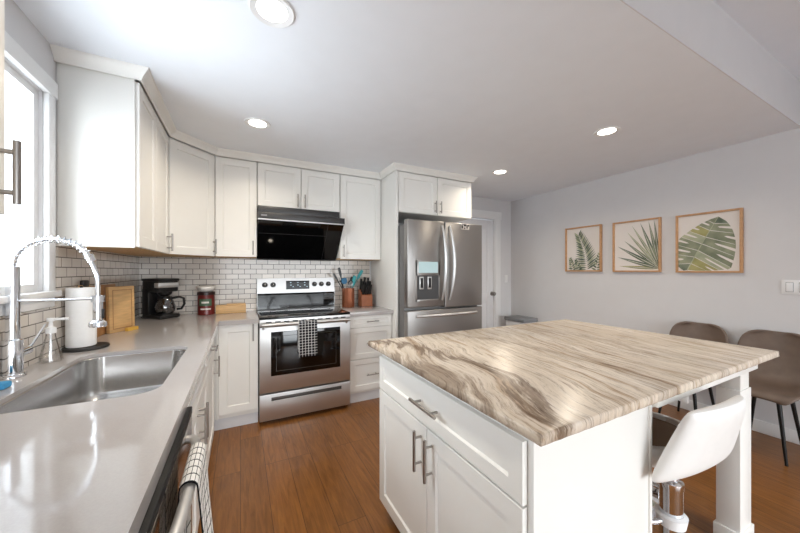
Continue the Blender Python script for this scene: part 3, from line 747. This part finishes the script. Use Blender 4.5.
utensil('silicone_brush', 'blue silicone head utensil low on the left of the crock', (1.08, 3.38, zc), (1.035, 3.37, 1.175), 'steel', blade('blue', .065, .06, .02))
utensil('pasta_server', 'dark utensil with long shaft crossing behind the blue one', (1.135, 3.425, zc), (.970, 3.43, 1.215), 'black', blade('black', .09, .022))
utensil('teal_spatula', 'teal silicone spatula leaning right out of the crock', (1.06, 3.385, zc), (1.125, 3.385, 1.15), 'teal', blade('teal', .12, .040, .014))
utensil('teal_tongs', 'pair of teal tipped tongs leaning far right', (1.03, 3.41, zc), (1.20, 3.42, 1.225), 'teal', blade('teal', .12, .034, .014))
utensil('ladle', 'black ladle in the middle of the crock', (1.09, 3.40, zc), (1.105, 3.385, 1.15), 'black', spoon('black', .075, .06))
utensil('whisk', 'small steel whisk at the front of the crock', (1.095, 3.365, zc), (1.10, 3.355, 1.125), 'steel', whisk('steel', .075, .045))
utensil('black_spoon', 'black spoon standing upright at the back of the crock', (1.10, 3.42, zc), (1.13, 3.425, 1.19), 'black', spoon('black', .07, .04))
# knife block and knives
kb_ = MB(); kb_.prism([(3.33, ZT + .0006), (3.46, ZT + .0006), (3.46, ZT + .19), (3.42, ZT + .19), (3.33, ZT + .125)], 'x', 1.222, 1.352)
tag(centre(kb_.build('knife_block', 'wood_block', smooth=False)), 'cherry wood knife block between the crock and the refrigerator panel', 'knife block')
kd = Vector((0, -.35, .94)).normalized(); row = 0
for r, (y, z, n, L) in enumerate(((3.350, ZT + .140, 4, .115), (3.385, ZT + .166, 4, .135), (3.43, ZT + .1905, 3, .145))):
    for k in range(n):
        x = 1.243 + (.084 / (n - 1)) * k
        b = MB(); mt = Matrix.Translation((x, y, z)) @ Matrix.Rotation(.36 if r < 2 else .2, 4, 'X')
        L_ = L * (1 - .06 * ((k * 7 + r) % 3))
        b.prism([(-.011, 0), (.011, 0), (.010, L_ * .5), (.014, L_), (-.012, L_), (-.010, L_ * .5)], 'x', -.0095, .0095, mtx=Matrix.Translation((x, y, z)) @ Matrix.Rotation(.36 if r < 2 else .2, 4, 'X') )
        o = centre(b.build('knife', 'black', smooth=False))
        nm = ('front', 'middle', 'back')[r]; pos = {4: ('leftmost', 'second from the left', 'third from the left', 'rightmost'), 3: ('leftmost', 'middle', 'rightmost')}[n][k]
        tag(o, f'black-handled knife, {pos} in the {nm} row of the knife block', 'knife', 'knives in the block')

# ------------------------------------------------------------------ range hood
hd = thing('range_hood', 'black range hood with slanted glass underside above the range', 'range hood', (.54, YB, 1.44))
MB().box(.142, .905, 3.12, YB - .011, 1.856, 1.923, bv=.002).build('upper_band', 'hood_band', hd)
MB().box(.140, .946, 3.075, YB - .011, 1.797, 1.855, bv=.003).build('visor', 'hood_band', hd)
MB().box(.140, .946, 3.066, 3.10, 1.785, 1.796, bv=.001).build('trim_strip', 'steel', hd)
b = MB(); b.prism([(3.085, 1.784), (3.38, 1.445), (3.40, 1.432), (YB - .011, 1.432), (YB - .011, 1.784)], 'x', .142, .938); b.build('glass_panel', 'black_gloss', hd, smooth=False)
n_ = Vector((0, -(1.784 - 1.445), -(3.38 - 3.085))).normalized()
def hp(t): return Vector((0, 3.085, 1.784)).lerp(Vector((0, 3.38, 1.445)), t) + n_ * .0015
b = MB(); b.tube([(.142, hp(.32).y, hp(.32).z), (.78, hp(.32).y, hp(.32).z)], .002, 6); b.tube([(.78, hp(.02).y, hp(.02).z), (.78, hp(.98).y, hp(.98).z)], .0015, 6)
b.build('seam', 'hood_band', hd)
MB().box(.165, .215, 3.0742, 3.0755, 1.82, 1.835).build('badge', mat('badge_grey', (120, 120, 122), .4), hd)

# ------------------------------------------------------------------ range
RX0, RX1 = .1435, .9405
rg = thing('range', 'stainless steel freestanding electric range with black glass cooktop', 'range', (.542, 3.2, 0))
MB().box(RX0 + .002, RX1 - .002, 2.935, 3.53, .02, .903).build('body', 'fridge_side', rg)
b = MB(); b.box(RX0 + .03, RX1 - .03, 2.95, 3.5, .001, .02); b.build('plinth', 'black', rg)
b = MB(); b.box(RX0, RX1, 2.885, 2.933, .272, .836, bv=.004); od = b.build('oven_door', 'steel', rg)
MB().box(.233, .842, 2.8825, 2.886, .412, .792, bv=.001).build('door_window', 'black_gloss', od)
b = MB()
for a in (.275, .80): b.box(a - .0, a + .003, 2.8818, 2.8824, .45, .755)
b.box(.275, .803, 2.8818, 2.8824, .752, .755); b.box(.275, .803, 2.8818, 2.8824, .45, .453)
b.build('window_edge', mat('window_edge_grey', (70, 68, 64), .3), od)
b = MB(); b.tube([(RX0 + .015, 2.838, .862), (RX1 - .022, 2.838, .862)], .0145, 16)
b.box(RX0 + .02, RX0 + .05, 2.838, 2.89, .828, .864, bv=.004) if False else None
for x in (RX0 + .03, RX1 - .037): b.cyl((x, 2.842, .858), (x, 2.888, .825), .010, seg=12)
b.build('door_handle', 'steel', od)
b = MB(); b.box(RX0, RX1, 2.890, 2.934, .842, .902, bv=.003); vp = b.build('vent_trim', 'steel', rg)
b = MB()
for k in range(10):
    x = RX0 + .05 + k * .073
    b.box(x, x + .045, 2.8888, 2.8904, .872, .882)
b.build('vent_slot', 'black', vp)
b = MB(); b.box(RX0, RX1, 2.886, 2.932, .032, .258, bv=.004); dr = b.build('storage_drawer', 'steel', rg)
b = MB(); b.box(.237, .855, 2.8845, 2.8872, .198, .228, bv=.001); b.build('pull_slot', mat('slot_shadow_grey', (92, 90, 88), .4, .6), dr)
MB().box(.24, .852, 2.876, 2.888, .192, .199, bv=.002).build('pull_lip', 'steel', dr)
MB().box(RX0 - .001, RX1 + .001, 2.886, 3.46, .9035, .922, bv=.003).build('cooktop', 'black_gloss', rg)
b = MB()
for cx, cy, r in ((.34, 3.05, .11), (.75, 3.05, .09), (.34, 3.31, .08), (.75, 3.31, .10)):
    b.lathe([(r, .9222), (r + .003, .9225), (r + .003, .9222)], (cx, cy, 0), seg=48)
b.build('burner_ring', mat('burner_print', (60, 60, 62), .2), rg)
bgd = MB(); bgd.prism([(3.462, .923), (3.53, .923), (3.53, 1.243), (3.478, 1.243), (3.462, 1.092)], 'x', RX0 + .004, RX1 + .004); bk = bgd.build('backguard', 'steel', rg, smooth=False)
b = MB(); b.prism([(3.452, .928), (3.463, .924), (3.463, 1.088), (3.448, 1.070), (3.456, 1.0)], 'x', RX0 + .010, RX1 - .002); b.build('backguard_glass', 'black_gloss', bk)
def bgy(z): return 3.462 + (z - 1.092) / (1.243 - 1.092) * .016
b = MB(); b.prism([(bgy(1.125) - .0015, 1.125), (bgy(1.125), 1.125), (bgy(1.215), 1.215), (bgy(1.215) - .0015, 1.215)], 'x', .428, .668); ds = b.build('display', 'black_gloss', bk)
b = MB(); y_ = bgy(1.17) - .0032
for i in range(9):
    for z in (1.148, 1.165, 1.192):
        if (i * 5 + int(z * 1000)) % 3 == 0: b.box(.445 + i * .024, .445 + i * .024 + .013, bgy(z) - .0026, bgy(z) - .0014, z, z + .007)
b.build('display_print', 'led', ds)
for x in (.222, .301, .723, .799, .876):
    z = 1.175; k = MB(); k.lathe([(0, 0), (.027, 0), (.027, .004), (.022, .006), (.020, .024), (.017, .027), (0, .027)], seg=24, mtx=Matrix.Translation((x, bgy(z), z)) @ Matrix.Rotation(PI / 2 + .1, 4, 'X'))
    o = k.build('knob', 'black', bk)
    MB().box(x - .002, x + .002, bgy(z) - .0285, bgy(z) - .026, z, z + .016).build('pointer', 'label_white', o)
# towel on the oven handle
def drape(name, label, m, axis, bar, r, u0, u1, zf, zb, out, wav=.004, back=True, flare=0.0, slant=0.0, n=18):
    """cloth hung over a bar; bar=(offset axis coordinate, z), out = direction sign of the front side"""
    prof = []
    for k in range(15): prof.append((r + .006 * math.sin(k / 14 * 3) , zb + (bar[1] - zb) * k / 14, -1, 1 - k / 14))
    for k in range(1, 8): a = PI - PI * k / 8; prof.append((None, a, 0, 0))
    for k in range(21): prof.append((r, bar[1] + (zf - bar[1]) * k / 20, 1, k / 20))
    rows = []
    for p in prof:
        row = []
        for j in range(n + 1):
            s = j / n; u = u0 + (u1 - u0) * s
            if p[0] is None: off = r * math.cos(p[1]); z = bar[1] + r * math.sin(p[1]); h = 0
            else:
                h = p[3]; off = p[2] * (r + h * flare * (1 if p[2] > 0 else .2)) + p[2] * wav * h * math.sin(s * 9 + 1) ; z = p[1]
            u += slant * h * (1 if p[2] > 0 else 0)
            c = bar[0] + out * off
            row.append((u, c, z) if axis == 'x' else (c, u, z))
        rows.append(row)
    b = MB(); b.sheet(rows); return tag(centre(b.build(name, m, solid=.003, angle=70)), label, 'towel')
drape('dish_towel', 'black dish towel with white grid hanging on the oven door handle', 'towel_black', 'x', (2.838, .862), .019, .452, .612, .565, .60, -1, slant=.004)

# ------------------------------------------------------------------ refrigerator
FX0, FX1 = 1.449, 2.398
rf = thing('refrigerator', 'stainless steel french door refrigerator with water dispenser', 'refrigerator', (1.92, 3.1, 0))
MB().box(FX0 + .006, FX1 - .006, 2.742, 3.46, .03, 1.79, bv=.004).build('body', 'fridge_side', rf)
MB().box(FX0 + .04, FX1 - .04, 2.80, 3.4, .001, .03).build('feet', 'black', rf)
DY = 2.663
b = MB(); b.box(FX0, 1.8855, DY, DY + .076, .956, 1.832, bv=.010, seg=3); fd = b.build('door', 'steel_dark', rf)
b = MB(); b.box(1.8925, FX1, DY, DY + .076, .940, 1.832, bv=.010, seg=3); fd2 = b.build('door', 'steel_dark', rf)
b = MB(); b.box(FX0, FX1, DY, DY + .076, .08, .925, bv=.010, seg=3); fz = b.build('freezer_drawer', 'steel_dark', rf)
def bow(x, z0, z1, bulge, par, sd):
    P = [(x + sd * bulge * math.sin(PI * k / 16), DY - .012 - .045 * math.sin(PI * k / 16) ** .6, z0 + (z1 - z0) * k / 16) for k in range(17)]
    b = MB(); b.tube(P, [.010 + .006 * math.sin(PI * k / 16) for k in range(17)], 12); return b.build('handle', 'steel', par)
bow(1.850, 1.02, 1.79, .016, fd, 1); bow(1.945, 1.02, 1.79, .03, fd2, 1)
P = [(1.545 + .76 * k / 16, DY - .010 - .045 * math.sin(PI * k / 16) ** .5, .872 + .0 * k) for k in range(17)]
MB().tube(P, .014, 12).build('handle', 'steel', fz)
# dispenser
b = MB()
dx_0, dx_1, dz0, dz1 = 1.542, 1.826, 1.012, 1.428
b.box(dx_0, dx_1, DY - .006, DY + .001, dz1 - .012, dz1, bv=.001); b.box(dx_0, dx_1, DY - .006, DY + .001, dz0, dz0 + .022, bv=.001)
b.box(dx_0, dx_0 + .014, DY - .006, DY + .001, dz0, dz1, bv=.001); b.box(dx_1 - .014, dx_1, DY - .006, DY + .001, dz0, dz1, bv=.001); b.box(dx_0, dx_1, DY - .006, DY + .001, 1.275, 1.415, bv=.001)
dp = b.build('dispenser', 'steel_dark', fd)
MB().box(dx_0 + .012, dx_1 - .012, DY - .003, DY + .0005, dz0 + .02, 1.277).build('dispenser_recess', mat('recess_grey', (70, 70, 71), .4), dp)
MB().box(1.572, 1.800, DY - .0075, DY - .0055, 1.30, 1.412).build('dispenser_screen', 'screen', dp)
b = MB()
for i, x in enumerate((1.605, 1.700)):
    b = MB(); b.box(x - .024, x + .024, DY - .010, DY - .002, 1.135, 1.262, bv=.003); o = b.build('paddle', 'steel', dp)
    MB().box(x - .015, x + .015, DY - .0125, DY - .0095, 1.150, 1.25, bv=.002).build('paddle_insert', 'black', o)
b = MB(); b.box(2.28, 2.33, DY - .001, DY + .0005, 1.725, 1.735); b.build('badge', 'nickel', fd2)
mg = thing('magnet', 'small black and white picture magnet on the top of the right refrigerator door', 'magnet', (2.155, DY - .004, 1.775))
MB().box(2.10, 2.21, DY - .005, DY - .0005, 1.765, 1.828, bv=.001).build('card', 'label_white', mg)
b = MB()
for x, z, w, h in ((2.105, 1.775, .018, .035), (2.135, 1.80, .03, .018), (2.138, 1.772, .016, .014), (2.172, 1.778, .014, .04), (2.192, 1.80, .014, .02), (2.11, 1.816, .06, .006)):
    b.box(x, x + w, DY - .0062, DY - .0048, z, z + h)
b.build('print', 'black', mg)

# ------------------------------------------------------------------ dishwasher
dw = thing('dishwasher', 'stainless dishwasher with black top edge under the near worktop', 'dishwasher', (XL + .3, 1.0, 0))
MB().box(XL + .03, -.192, 0.636, 1.232, .02, ZB - .006).build('body', 'fridge_side', dw)
b = MB(); b.box(-.190, -.144, .630, 1.238, .105, .845, bv=.004); dwd = b.build('door', 'dw_panel', dw)
b = MB(); b.box(-.190, -.143, .630, 1.238, .846, .870, bv=.003); b.build('control_strip', 'black_matte', dw)
MB().box(-.26, -.235, .64, 1.23, .0205, .10).build('toe_kick', 'black', dw)
P = [(-.147, .648, .815)] + [(-.140 + .034 * math.sin(PI * k / 20) ** .55, .651 + .466 * (.5 - .5 * math.cos(PI * k / 20)), .815) for k in range(1, 20)] + [(-.147, 1.120, .815)]
MB().tube(P, .0125, 14).build('handle', 'steel', dwd)
drape('dish_towel', 'white dish towel with black grid hanging on the dishwasher handle', 'towel_white', 'y', (-.107, .815), .018, .86, 1.045, .34, .42, 1, wav=.010, flare=.034)

# ------------------------------------------------------------------ island
IX0, IX1, IY0, IY1 = .634, 2.335, .502, 1.625
ZI = .93
il = thing('kitchen_island', 'white kitchen island base with drawer and two doors facing the sink', 'island', (1.4, 1.1, 0))
FXI, FYN, FYF = .690, .575, 1.555
MB().box(FXI, 1.255, FYN + .012, FYF, .10, .8985).build('body', 'cab', il)
MB().box(FXI + .05, 1.24, FYN + .03, FYF - .02, .001, .10).build('toe_kick', 'toe', il)
b = MB(); b.box(.687, 1.262, FYN - .008, FYN + .0115, .001, .8985, bv=.002); b.build('end_panel', 'cab', il)
b = MB(); b.box(1.262, 1.276, FYN - .014, FYN + .03, .001, .8985, bv=.002); b.build('corner_post', 'cab', il)
d = shaker((FXI, FYF - .006, .690), (0, -1, 0), ni, .960, .172, rail=.05).build('drawer', 'cab', il); pull((FXI - .02, 1.055, .778), uy, ni, .19, d, r=.007)
d = shaker((FXI, FYF - .006, .085), (0, -1, 0), ni, .478, .597).build('door', 'cab', il); pull((FXI - .02, 1.112, .578), Z, ni, .165, d, r=.0065)
d = shaker((FXI, FYF - .006 - .482, .085), (0, -1, 0), ni, .478, .597).build('door', 'cab', il); pull((FXI - .02, 1.030, .578), Z, ni, .165, d, r=.0065)
MB().box(1.277, 2.222, FYN - .030, FYN - .010, .848, .8985, bv=.002).build('apron', 'cab', il)
MB().box(2.14, 2.16, FYN + .08, FYF - .12, .82, .8985, bv=.002).build('side_apron', 'cab', il)
def leg(y0, d=.085):
    b = MB(); b.box(2.085, 2.222, y0, y0 + d, .001, .752, bv=.003); b.box(2.108, 2.214, y0 + .006, y0 + d - .006, .745, .8985, bv=.002)
    b.box(2.076, 2.231, y0 - .008, y0 + d + .008, .001, .085, bv=.003)
    return b.build('leg', 'cab', il)
leg(FYN - .008); leg(FYF - .12)
# granite top with slightly chiselled edge
b = bmesh.new()
def edge_pts():
    P = []
    cs_ = [(IX0, IY0), (IX1, IY0), (IX1, IY1), (IX0, IY1)]
    for i in range(4):
        a, c = cs_[i], cs_[(i + 1) % 4]; L = math.dist(a, c); n = int(L / .025)
        for k in range(n): P.append((a[0] + (c[0] - a[0]) * k / n, a[1] + (c[1] - a[1]) * k / n))
    return P
EP = edge_pts(); cxm, cym = (IX0 + IX1) / 2, (IY0 + IY1) / 2
def ring(z, ins, jit):
    R = []
    for x, y in EP:
        j = random.uniform(-jit, jit); dx = dy = 0
        if abs(x - IX0) < 1e-6: dx = ins + j
        if abs(x - IX1) < 1e-6: dx = -(ins + j)
        if abs(y - IY0) < 1e-6: dy = ins + j
        if abs(y - IY1) < 1e-6: dy = -(ins + j)
        R.append(b.verts.new((x + dx, y + dy, z)))
    return R
RR = [ring(.8995, .005, .0012), ring(.904, .001, .0015), ring(.913, .0, .0015), ring(.922, .0005, .0012), ring(.9285, .0025, .0005), ring(.930, .006, 0)]
for A_, B_ in zip(RR, RR[1:]):
    for k in range(len(A_)): b.faces.new((A_[k], A_[(k + 1) % len(A_)], B_[(k + 1) % len(A_)], B_[k]))
b.faces.new(RR[0]); b.faces.new(RR[-1])
g = MB(); g.merge(b)
tag(g.build('granite_countertop', 'granite', angle=60), 'brown and cream veined granite slab on the white island', 'countertop')

# ------------------------------------------------------------------ bar stools (built facing +y)
def stool(label):
    s = thing('bar_stool', label, 'bar stool', (0, 0, 0), 'white bar stools at the island')
    MB().lathe([(0, .001), (.205, .001), (.21, .006), (.20, .014), (.12, .026), (.05, .045), (.034, .075), (.030, .10), (0, .10)], seg=48).build('base', 'chrome', s)
    MB().lathe([(.036, .09), (.036, .50), (.038, .505), (.038, .525), (.022, .53), (.022, .60), (0, .60)], seg=28).build('gas_lift', 'chrome', s)
    MB().lathe([(.0365, .36), (.044, .362), (.050, .40), (.0365, .405)], seg=28).build('collar', 'white_plastic', s)
    b = MB(); 
    P = [(0.16 * math.sin(2 * PI * k / 28), .12 + .115 * math.cos(2 * PI * k / 28), .38) for k in range(29)]
    b.tube(P, .010, 10); b.cyl((0, 0, .38), (0, .02, .38), .012); b.build('footrest', 'chrome', s)
    # seat: rounded bucket shell, pad tinted brown for the shade under the slab
    rows = []
    for i in range(9):
        t = i / 8; r = .19 * math.sin(t * PI / 2) ** .8 if i else .001; z = .600 + .085 * t ** 3
        rows.append([(r * 1.02 * math.cos(2 * PI * k / 36), .10 + r * .84 * math.sin(2 * PI * k / 36), z) for k in range(37)])
    b = MB(); b.sheet(rows); b.build('seat', 'white_leather', s, solid=.03, angle=70)
    b = MB(); b.lathe([(0, .628), (.15, .632), (.185, .652), (.18, .668), (.12, .676), (0, .678)], (0, .10, 0), seg=36); b.build('seat_pad', 'white_shaded', s)
    # back cushion, wide at the bottom and tapering upwards, reclined
    t = bmesh.new(); nx, nz = 12, 10; G = {}
    for sd in (0, 1):
        for i in range(nx + 1):
            for j in range(nz + 1):
                u = i / nx * 2 - 1; v = j / nz
                w = .240 - .065 * v ** 1.2; th = .075 * (1 - .25 * v) * (1 - abs(u) ** 5 * .55) * (1 - (abs(2 * v - 1)) ** 6 * .45)
                y = -.085 - .075 * v + (u * u) * .03 + (th / 2 if sd else -th / 2)
                zz = .625 + .258 * v - .012 * u * u
                G[sd, i, j] = t.verts.new((u * w, y, zz))
    for sd in (0, 1):
        for i in range(nx):
            for j in range(nz): t.faces.new((G[sd, i, j], G[sd, i + 1, j], G[sd, i + 1, j + 1], G[sd, i, j + 1]))
    bd = [(i, 0) for i in range(nx)] + [(nx, j) for j in range(nz)] + [(i, nz) for i in range(nx, 0, -1)] + [(0, j) for j in range(nz, 0, -1)]
    for k in range(len(bd)):
        a, c = bd[k], bd[(k + 1) % len(bd)]; t.faces.new((G[0, a[0], a[1]], G[0, c[0], c[1]], G[1, c[0], c[1]], G[1, a[0], a[1]]))
    b = MB(); b.merge(t); b.build('backrest', 'white_leather', s, angle=80, sub=1)
    return s
st = stool('white bar stool with low backrest nearest the camera at the island end')
st2 = copy_tree(st); st2['label'] = 'second white bar stool, tucked deeper under the granite behind the first'
st.location = (1.455, .58, 0); st.rotation_euler = (0, 0, math.radians(-3))
st2.location = (2.06, 1.0, 0); st2.rotation_euler = (0, 0, math.radians(86))

# ------------------------------------------------------------------ dining chairs (built facing +x)
def chair(label):
    c = thing('dining_chair', label, 'chair', (0, 0, 0), 'brown bucket dining chairs along the right wall')
    prof = [(.235, .425, .15), (.228, .448, .185), (.20, .462, .208), (.12, .462, .224), (.03, .452, .232), (-.06, .448, .235), (-.13, .458, .236), (-.175, .49, .236), (-.205, .54, .235), (-.228, .61, .232), (-.245, .68, .226), (-.258, .75, .212), (-.266, .80, .188), (-.270, .832, .145), (-.272, .846, .085)]
    rows = []
    for i, (x, z, w) in enumerate(prof):
        w *= .92
        v = i / (len(prof) - 1); row = []
        for j in range(17):
            u = j / 16 * 2 - 1
            seat = max(0, 1 - v / .5); bk = max(0, (v - .4) / .6)
            row.append((x + .075 * u * u * min(1, bk * 2.0) * (1 - .35 * bk), u * w, z + .055 * abs(u) ** 2.5 * min(1, v * 2.6) * (1 - bk) - .012 * u * u * seat))
        rows.append(row)
    b = MB(); b.sheet(rows); b.build('shell', 'brown_leather', c, solid=.022, sub=1, angle=80)
    fr_ = MB()
    for s in (-1, 1): fr_.tube([(.14, s * .085, .425), (-.13, s * .085, .425)], .010, 8)
    fr_.tube([(.05, -.085, .425), (.05, .085, .425)], .010, 8); fr_.build('seat_frame', 'black_metal', c)
    for sx, sy_ in ((1, 1), (1, -1), (-1, 1), (-1, -1)):
        MB().tube([(.13 * sx, .085 * sy_, .43), (.19 * sx, .135 * sy_, .001)], [.014, .0085], 12).build('leg', 'black_metal', c)
    return c
ch = chair('brown leather bucket chair against the right wall, seat and legs visible past the island corner')
ch2 = copy_tree(ch); ch2['label'] = 'brown leather bucket chair whose back alone shows over the granite'
ch.location = (3.475, .81, 0); ch.rotation_euler = (0, 0, PI)
ch2.location = (3.475, 1.27, 0); ch2.rotation_euler = (0, 0, PI)

# ------------------------------------------------------------------ pictures on the right wall
def picture(label, y0, y1, z0, z1, art):
    p = thing('picture_frame', label, 'picture', (XR, (y0 + y1) / 2, z0), 'framed leaf prints on the right wall')
    f = MB(); w, dpt = .016, .034; X0 = XR - dpt - .001
    f.box(X0, XR - .001, y0, y0 + w, z0, z1, bv=.001); f.box(X0, XR - .001, y1 - w, y1, z0, z1, bv=.001)
    f.box(X0, XR - .001, y0 + w, y1 - w, z0, z0 + w, bv=.001); f.box(X0, XR - .001, y0 + w, y1 - w, z1 - w, z1, bv=.001)
    f.build('frame', 'frame_wood', p)
    b = MB(); XP = XR - .016
    b.box(XP, XR - .002, y0 + w, y1 - w, z0 + w, z1 - w)
    lo, hi = y1 - w, y0 + w; H_ = (z1 - w) - (z0 + w)
    lay = [0]
    def P(s, t): return (XP - .0004 - lay[0] * .00012, lo + (hi - lo) * min(max(s, 0.004), .996), z0 + w + H_ * min(max(t, .004), .996))
    def poly(pts, mi):
        lay[0] += 1; b.mi = mi; b.poly([P(*q) for q in pts])
    art(poly)
    b.build('print', ['paper', 'leaf1', 'leaf2', 'leaf3', 'leaf4'], p, smooth=False, recalc=False)
def leafshape(a, c, w, n=6):
    a, c = Vector(a), Vector(c); d = c - a; nrm = Vector((-d.y, d.x)).normalized()
    up = [a + d * (k / n) + nrm * w * math.sin(PI * (k / n) ** .8) for k in range(n + 1)]
    dn = [a + d * (k / n) - nrm * w * math.sin(PI * (k / n) ** .8) for k in range(n - 1, 0, -1)]
    return [tuple(q) for q in up + dn]
def interp(poly_, t):
    L = [0]
    for a, c in zip(poly_, poly_[1:]): L.append(L[-1] + math.dist(a, c))
    x = t * L[-1]
    for i in range(len(poly_) - 1):
        if x <= L[i + 1] + 1e-9: f = (x - L[i]) / (L[i + 1] - L[i]); return (poly_[i][0] + (poly_[i + 1][0] - poly_[i][0]) * f, poly_[i][1] + (poly_[i + 1][1] - poly_[i][1]) * f)
def monstera(poly):
    rib = [(.68, .93), (.48, .60), (.33, .33), (.16, .02)]
    R_ = [(.68, .93), (.80, .84), (.88, .72), (.93, .55), (.94, .40), (.92, .25), (.89, .12), (.86, .03), (.55, .0), (.30, .0)]
    L_ = [(.68, .93), (.55, .90), (.40, .84), (.24, .75), (.10, .66), (.0, .58), (.0, .40), (.0, .25), (.0, .08), (.10, .0)]
    for O_, cols in ((R_, (3, 1, 1, 1, 1, 4, 2, 2)), (L_, (1, 1, 2, 4, 1, 1, 1, 3))):
        n = 8
        for k in range(n):
            t0, t1 = k / n, (k + 1) / n
            r0, r1 = interp(rib, max(0, t0)), interp(rib, t1)
            poly([r0] + [interp(O_, t0 + (t1 - t0) * q) for q in (.0, .3, .7, 1)] + [r1], cols[k])
        for k in range(1, n):
            t0 = k / n; r_ = interp(rib, t0); o_ = interp(O_, t0)
            def L(f, dt=0): 
                q = interp(O_, min(1, t0 + dt)); w_ = interp(rib, min(1, t0 + dt)); return (w_[0] + (q[0] - w_[0]) * f, w_[1] + (q[1] - w_[1]) * f)
            a_, c_ = Vector(L(0)), Vector(L(.98)); nn = Vector((-(c_ - a_).y, (c_ - a_).x)).normalized() * .005
            poly([tuple(a_ + nn), tuple(c_ + nn * .5), tuple(c_ - nn * .5), tuple(a_ - nn)], 0)
            st_ = (.5, .28, .6, .34)[k % 4]
            if k < n - 1: poly([L(st_, .055), L(st_ + .12, .068), L(1.01, .075), L(1.01, .045), L(st_ + .1, .046)], 0)
    poly([(.675, .93), (.685, .93), (.485, .59), (.335, .32), (.175, .01), (.15, .01), (.325, .335), (.475, .605)], 4)
def palm(poly):
    c0 = (1.02, .03)
    for k, (t, L, w, m1) in enumerate(((176, .92, .03, 2), (165, .98, .035, 3), (153, 1.06, .04, 3), (143, .98, .035, 1), (133, 1.05, .035, 4), (124, 1.08, .035, 4), (114, 1.02, .042, 3), (104, .98, .04, 1), (97, 1.0, .03, 3))):
        a = math.radians(t); c1 = (c0[0] + L * math.cos(a), c0[1] + L * math.sin(a))
        poly(leafshape(c0, c1, w), m1)
        poly(leafshape(c0, (c0[0] + L * .9 * math.cos(a + .012), c0[1] + L * .9 * math.sin(a + .012)), w * .45), 1 if m1 != 1 else 3)
        poly(leafshape(c0, (c0[0] + L * .95 * math.cos(a), c0[1] + L * .95 * math.sin(a)), .004), 0)
def fern(poly):
    def frond(a, c, n, L, bend):
        for k in range(n):
            t = k / (n - 1); x = a[0] + (c[0] - a[0]) * t + bend * math.sin(PI * t); y = a[1] + (c[1] - a[1]) * t
            l = L * (1 - .55 * t)
            for s in (-1, 1):
                an = math.radians(90 + s * (78 - 40 * t) + (15 if c[0] < a[0] else -10))
                poly(leafshape((x, y), (x + l * math.cos(an), y + l * math.sin(an)), .021, 5), (3, 1, 3, 4)[(k + (s > 0)) % 4])
    frond((.62, .02), (.38, .80), 19, .40, .06)
    frond((.20, .0), (.12, .26), 7, .15, .0)
    frond((.38, .0), (.30, .22), 6, .13, .0); frond((.90, .0), (.98, .34), 7, .16, 0)
picture('small framed fern print, leftmost of the three wall pictures', 2.162, 2.612, 1.312, 1.868, fern)
picture('framed fan palm leaf print in the middle of the three wall pictures', 1.584, 2.034, 1.309, 1.863, palm)
picture('framed green monstera leaf print, nearest of the three wall pictures', 1.010, 1.460, 1.304, 1.853, monstera)

# switches
sw_ = thing('light_switch', 'white double rocker light switch on the right wall beyond the pictures', 'light switch', (XR, .74, 1.14))
MB().box(XR - .007, XR - .0005, .655, .803, 1.138, 1.250, bv=.002).build('plate', 'white_plastic', sw_)
for y in (.762, .697): MB().box(XR - .0078, XR - .0068, y - .0195, y + .0195, 1.157, 1.231).build('rocker_gap', 'bin_lid', sw_)
for y in (.762, .697): MB().box(XR - .011, XR - .0065, y - .017, y + .017, 1.160, 1.228, bv=.002).build('rocker', 'white_plastic', sw_)
s3 = thing('light_switch', 'white light switch beside the door casing on the back wall', 'light switch', (3.66, YB, 1.14))
MB().box(3.640, 3.705, YB - .007, YB - .0005, 1.14, 1.255, bv=.002).build('plate', 'white_plastic', s3); MB().box(3.656, 3.689, YB - .011, YB - .0065, 1.165, 1.23, bv=.002).build('rocker', 'white_plastic', s3)

# bin in the far corner
bn = thing('trash_bin', 'white bin with grey lid in the far corner past the island', 'bin', (3.59, 3.2, 0))
b = MB(); b.box(3.47, 3.72, 3.02, 3.36, .001, .60, bv=.012); b.build('body', 'white_plastic', bn)
b = MB(); b.box(3.455, 3.735, 3.005, 3.375, .602, .655, bv=.012); b.build('lid', 'bin_lid', bn)

# ------------------------------------------------------------------ recessed ceiling lights
def can(label, x, y):
    c = thing('recessed_light', label, 'ceiling light', (x, y, ZC), 'recessed ceiling lights')
    MB().lathe([(.061, ZC - .003), (.086, ZC - .007), (.089, ZC - .0005), (.061, ZC - .0005), (.061, ZC - .003)], (x, y, 0), seg=40).build('trim_ring', 'white_plastic', c)
    MB().lathe([(0, ZC - .003), (.0605, ZC - .003), (.0605, ZC - .0008), (0, ZC - .0008)], (x, y, 0), seg=40).build('diffuser', 'lamp', c)
    l = bpy.data.lights.new('recessed_lamp', 'AREA'); l.shape = 'DISK'; l.size = .12; l.energy = LAMP; l.color = (1.0, .88, .71); l.spread = math.radians(150)
    o = bpy.data.objects.new('recessed_lamp', l); COL.objects.link(o); o.location = (0, 0, -.012); o.parent = c
LAMP = 3.4
can('recessed ceiling light nearest the camera at the top edge of the photo', .118, 1.40)
can('recessed ceiling light in front of the wall cabinets', .113, 2.52)
can('recessed ceiling light over the far edge of the island', 2.543, 1.42)
can('recessed ceiling light in front of the refrigerator and door', 2.543, 2.54)
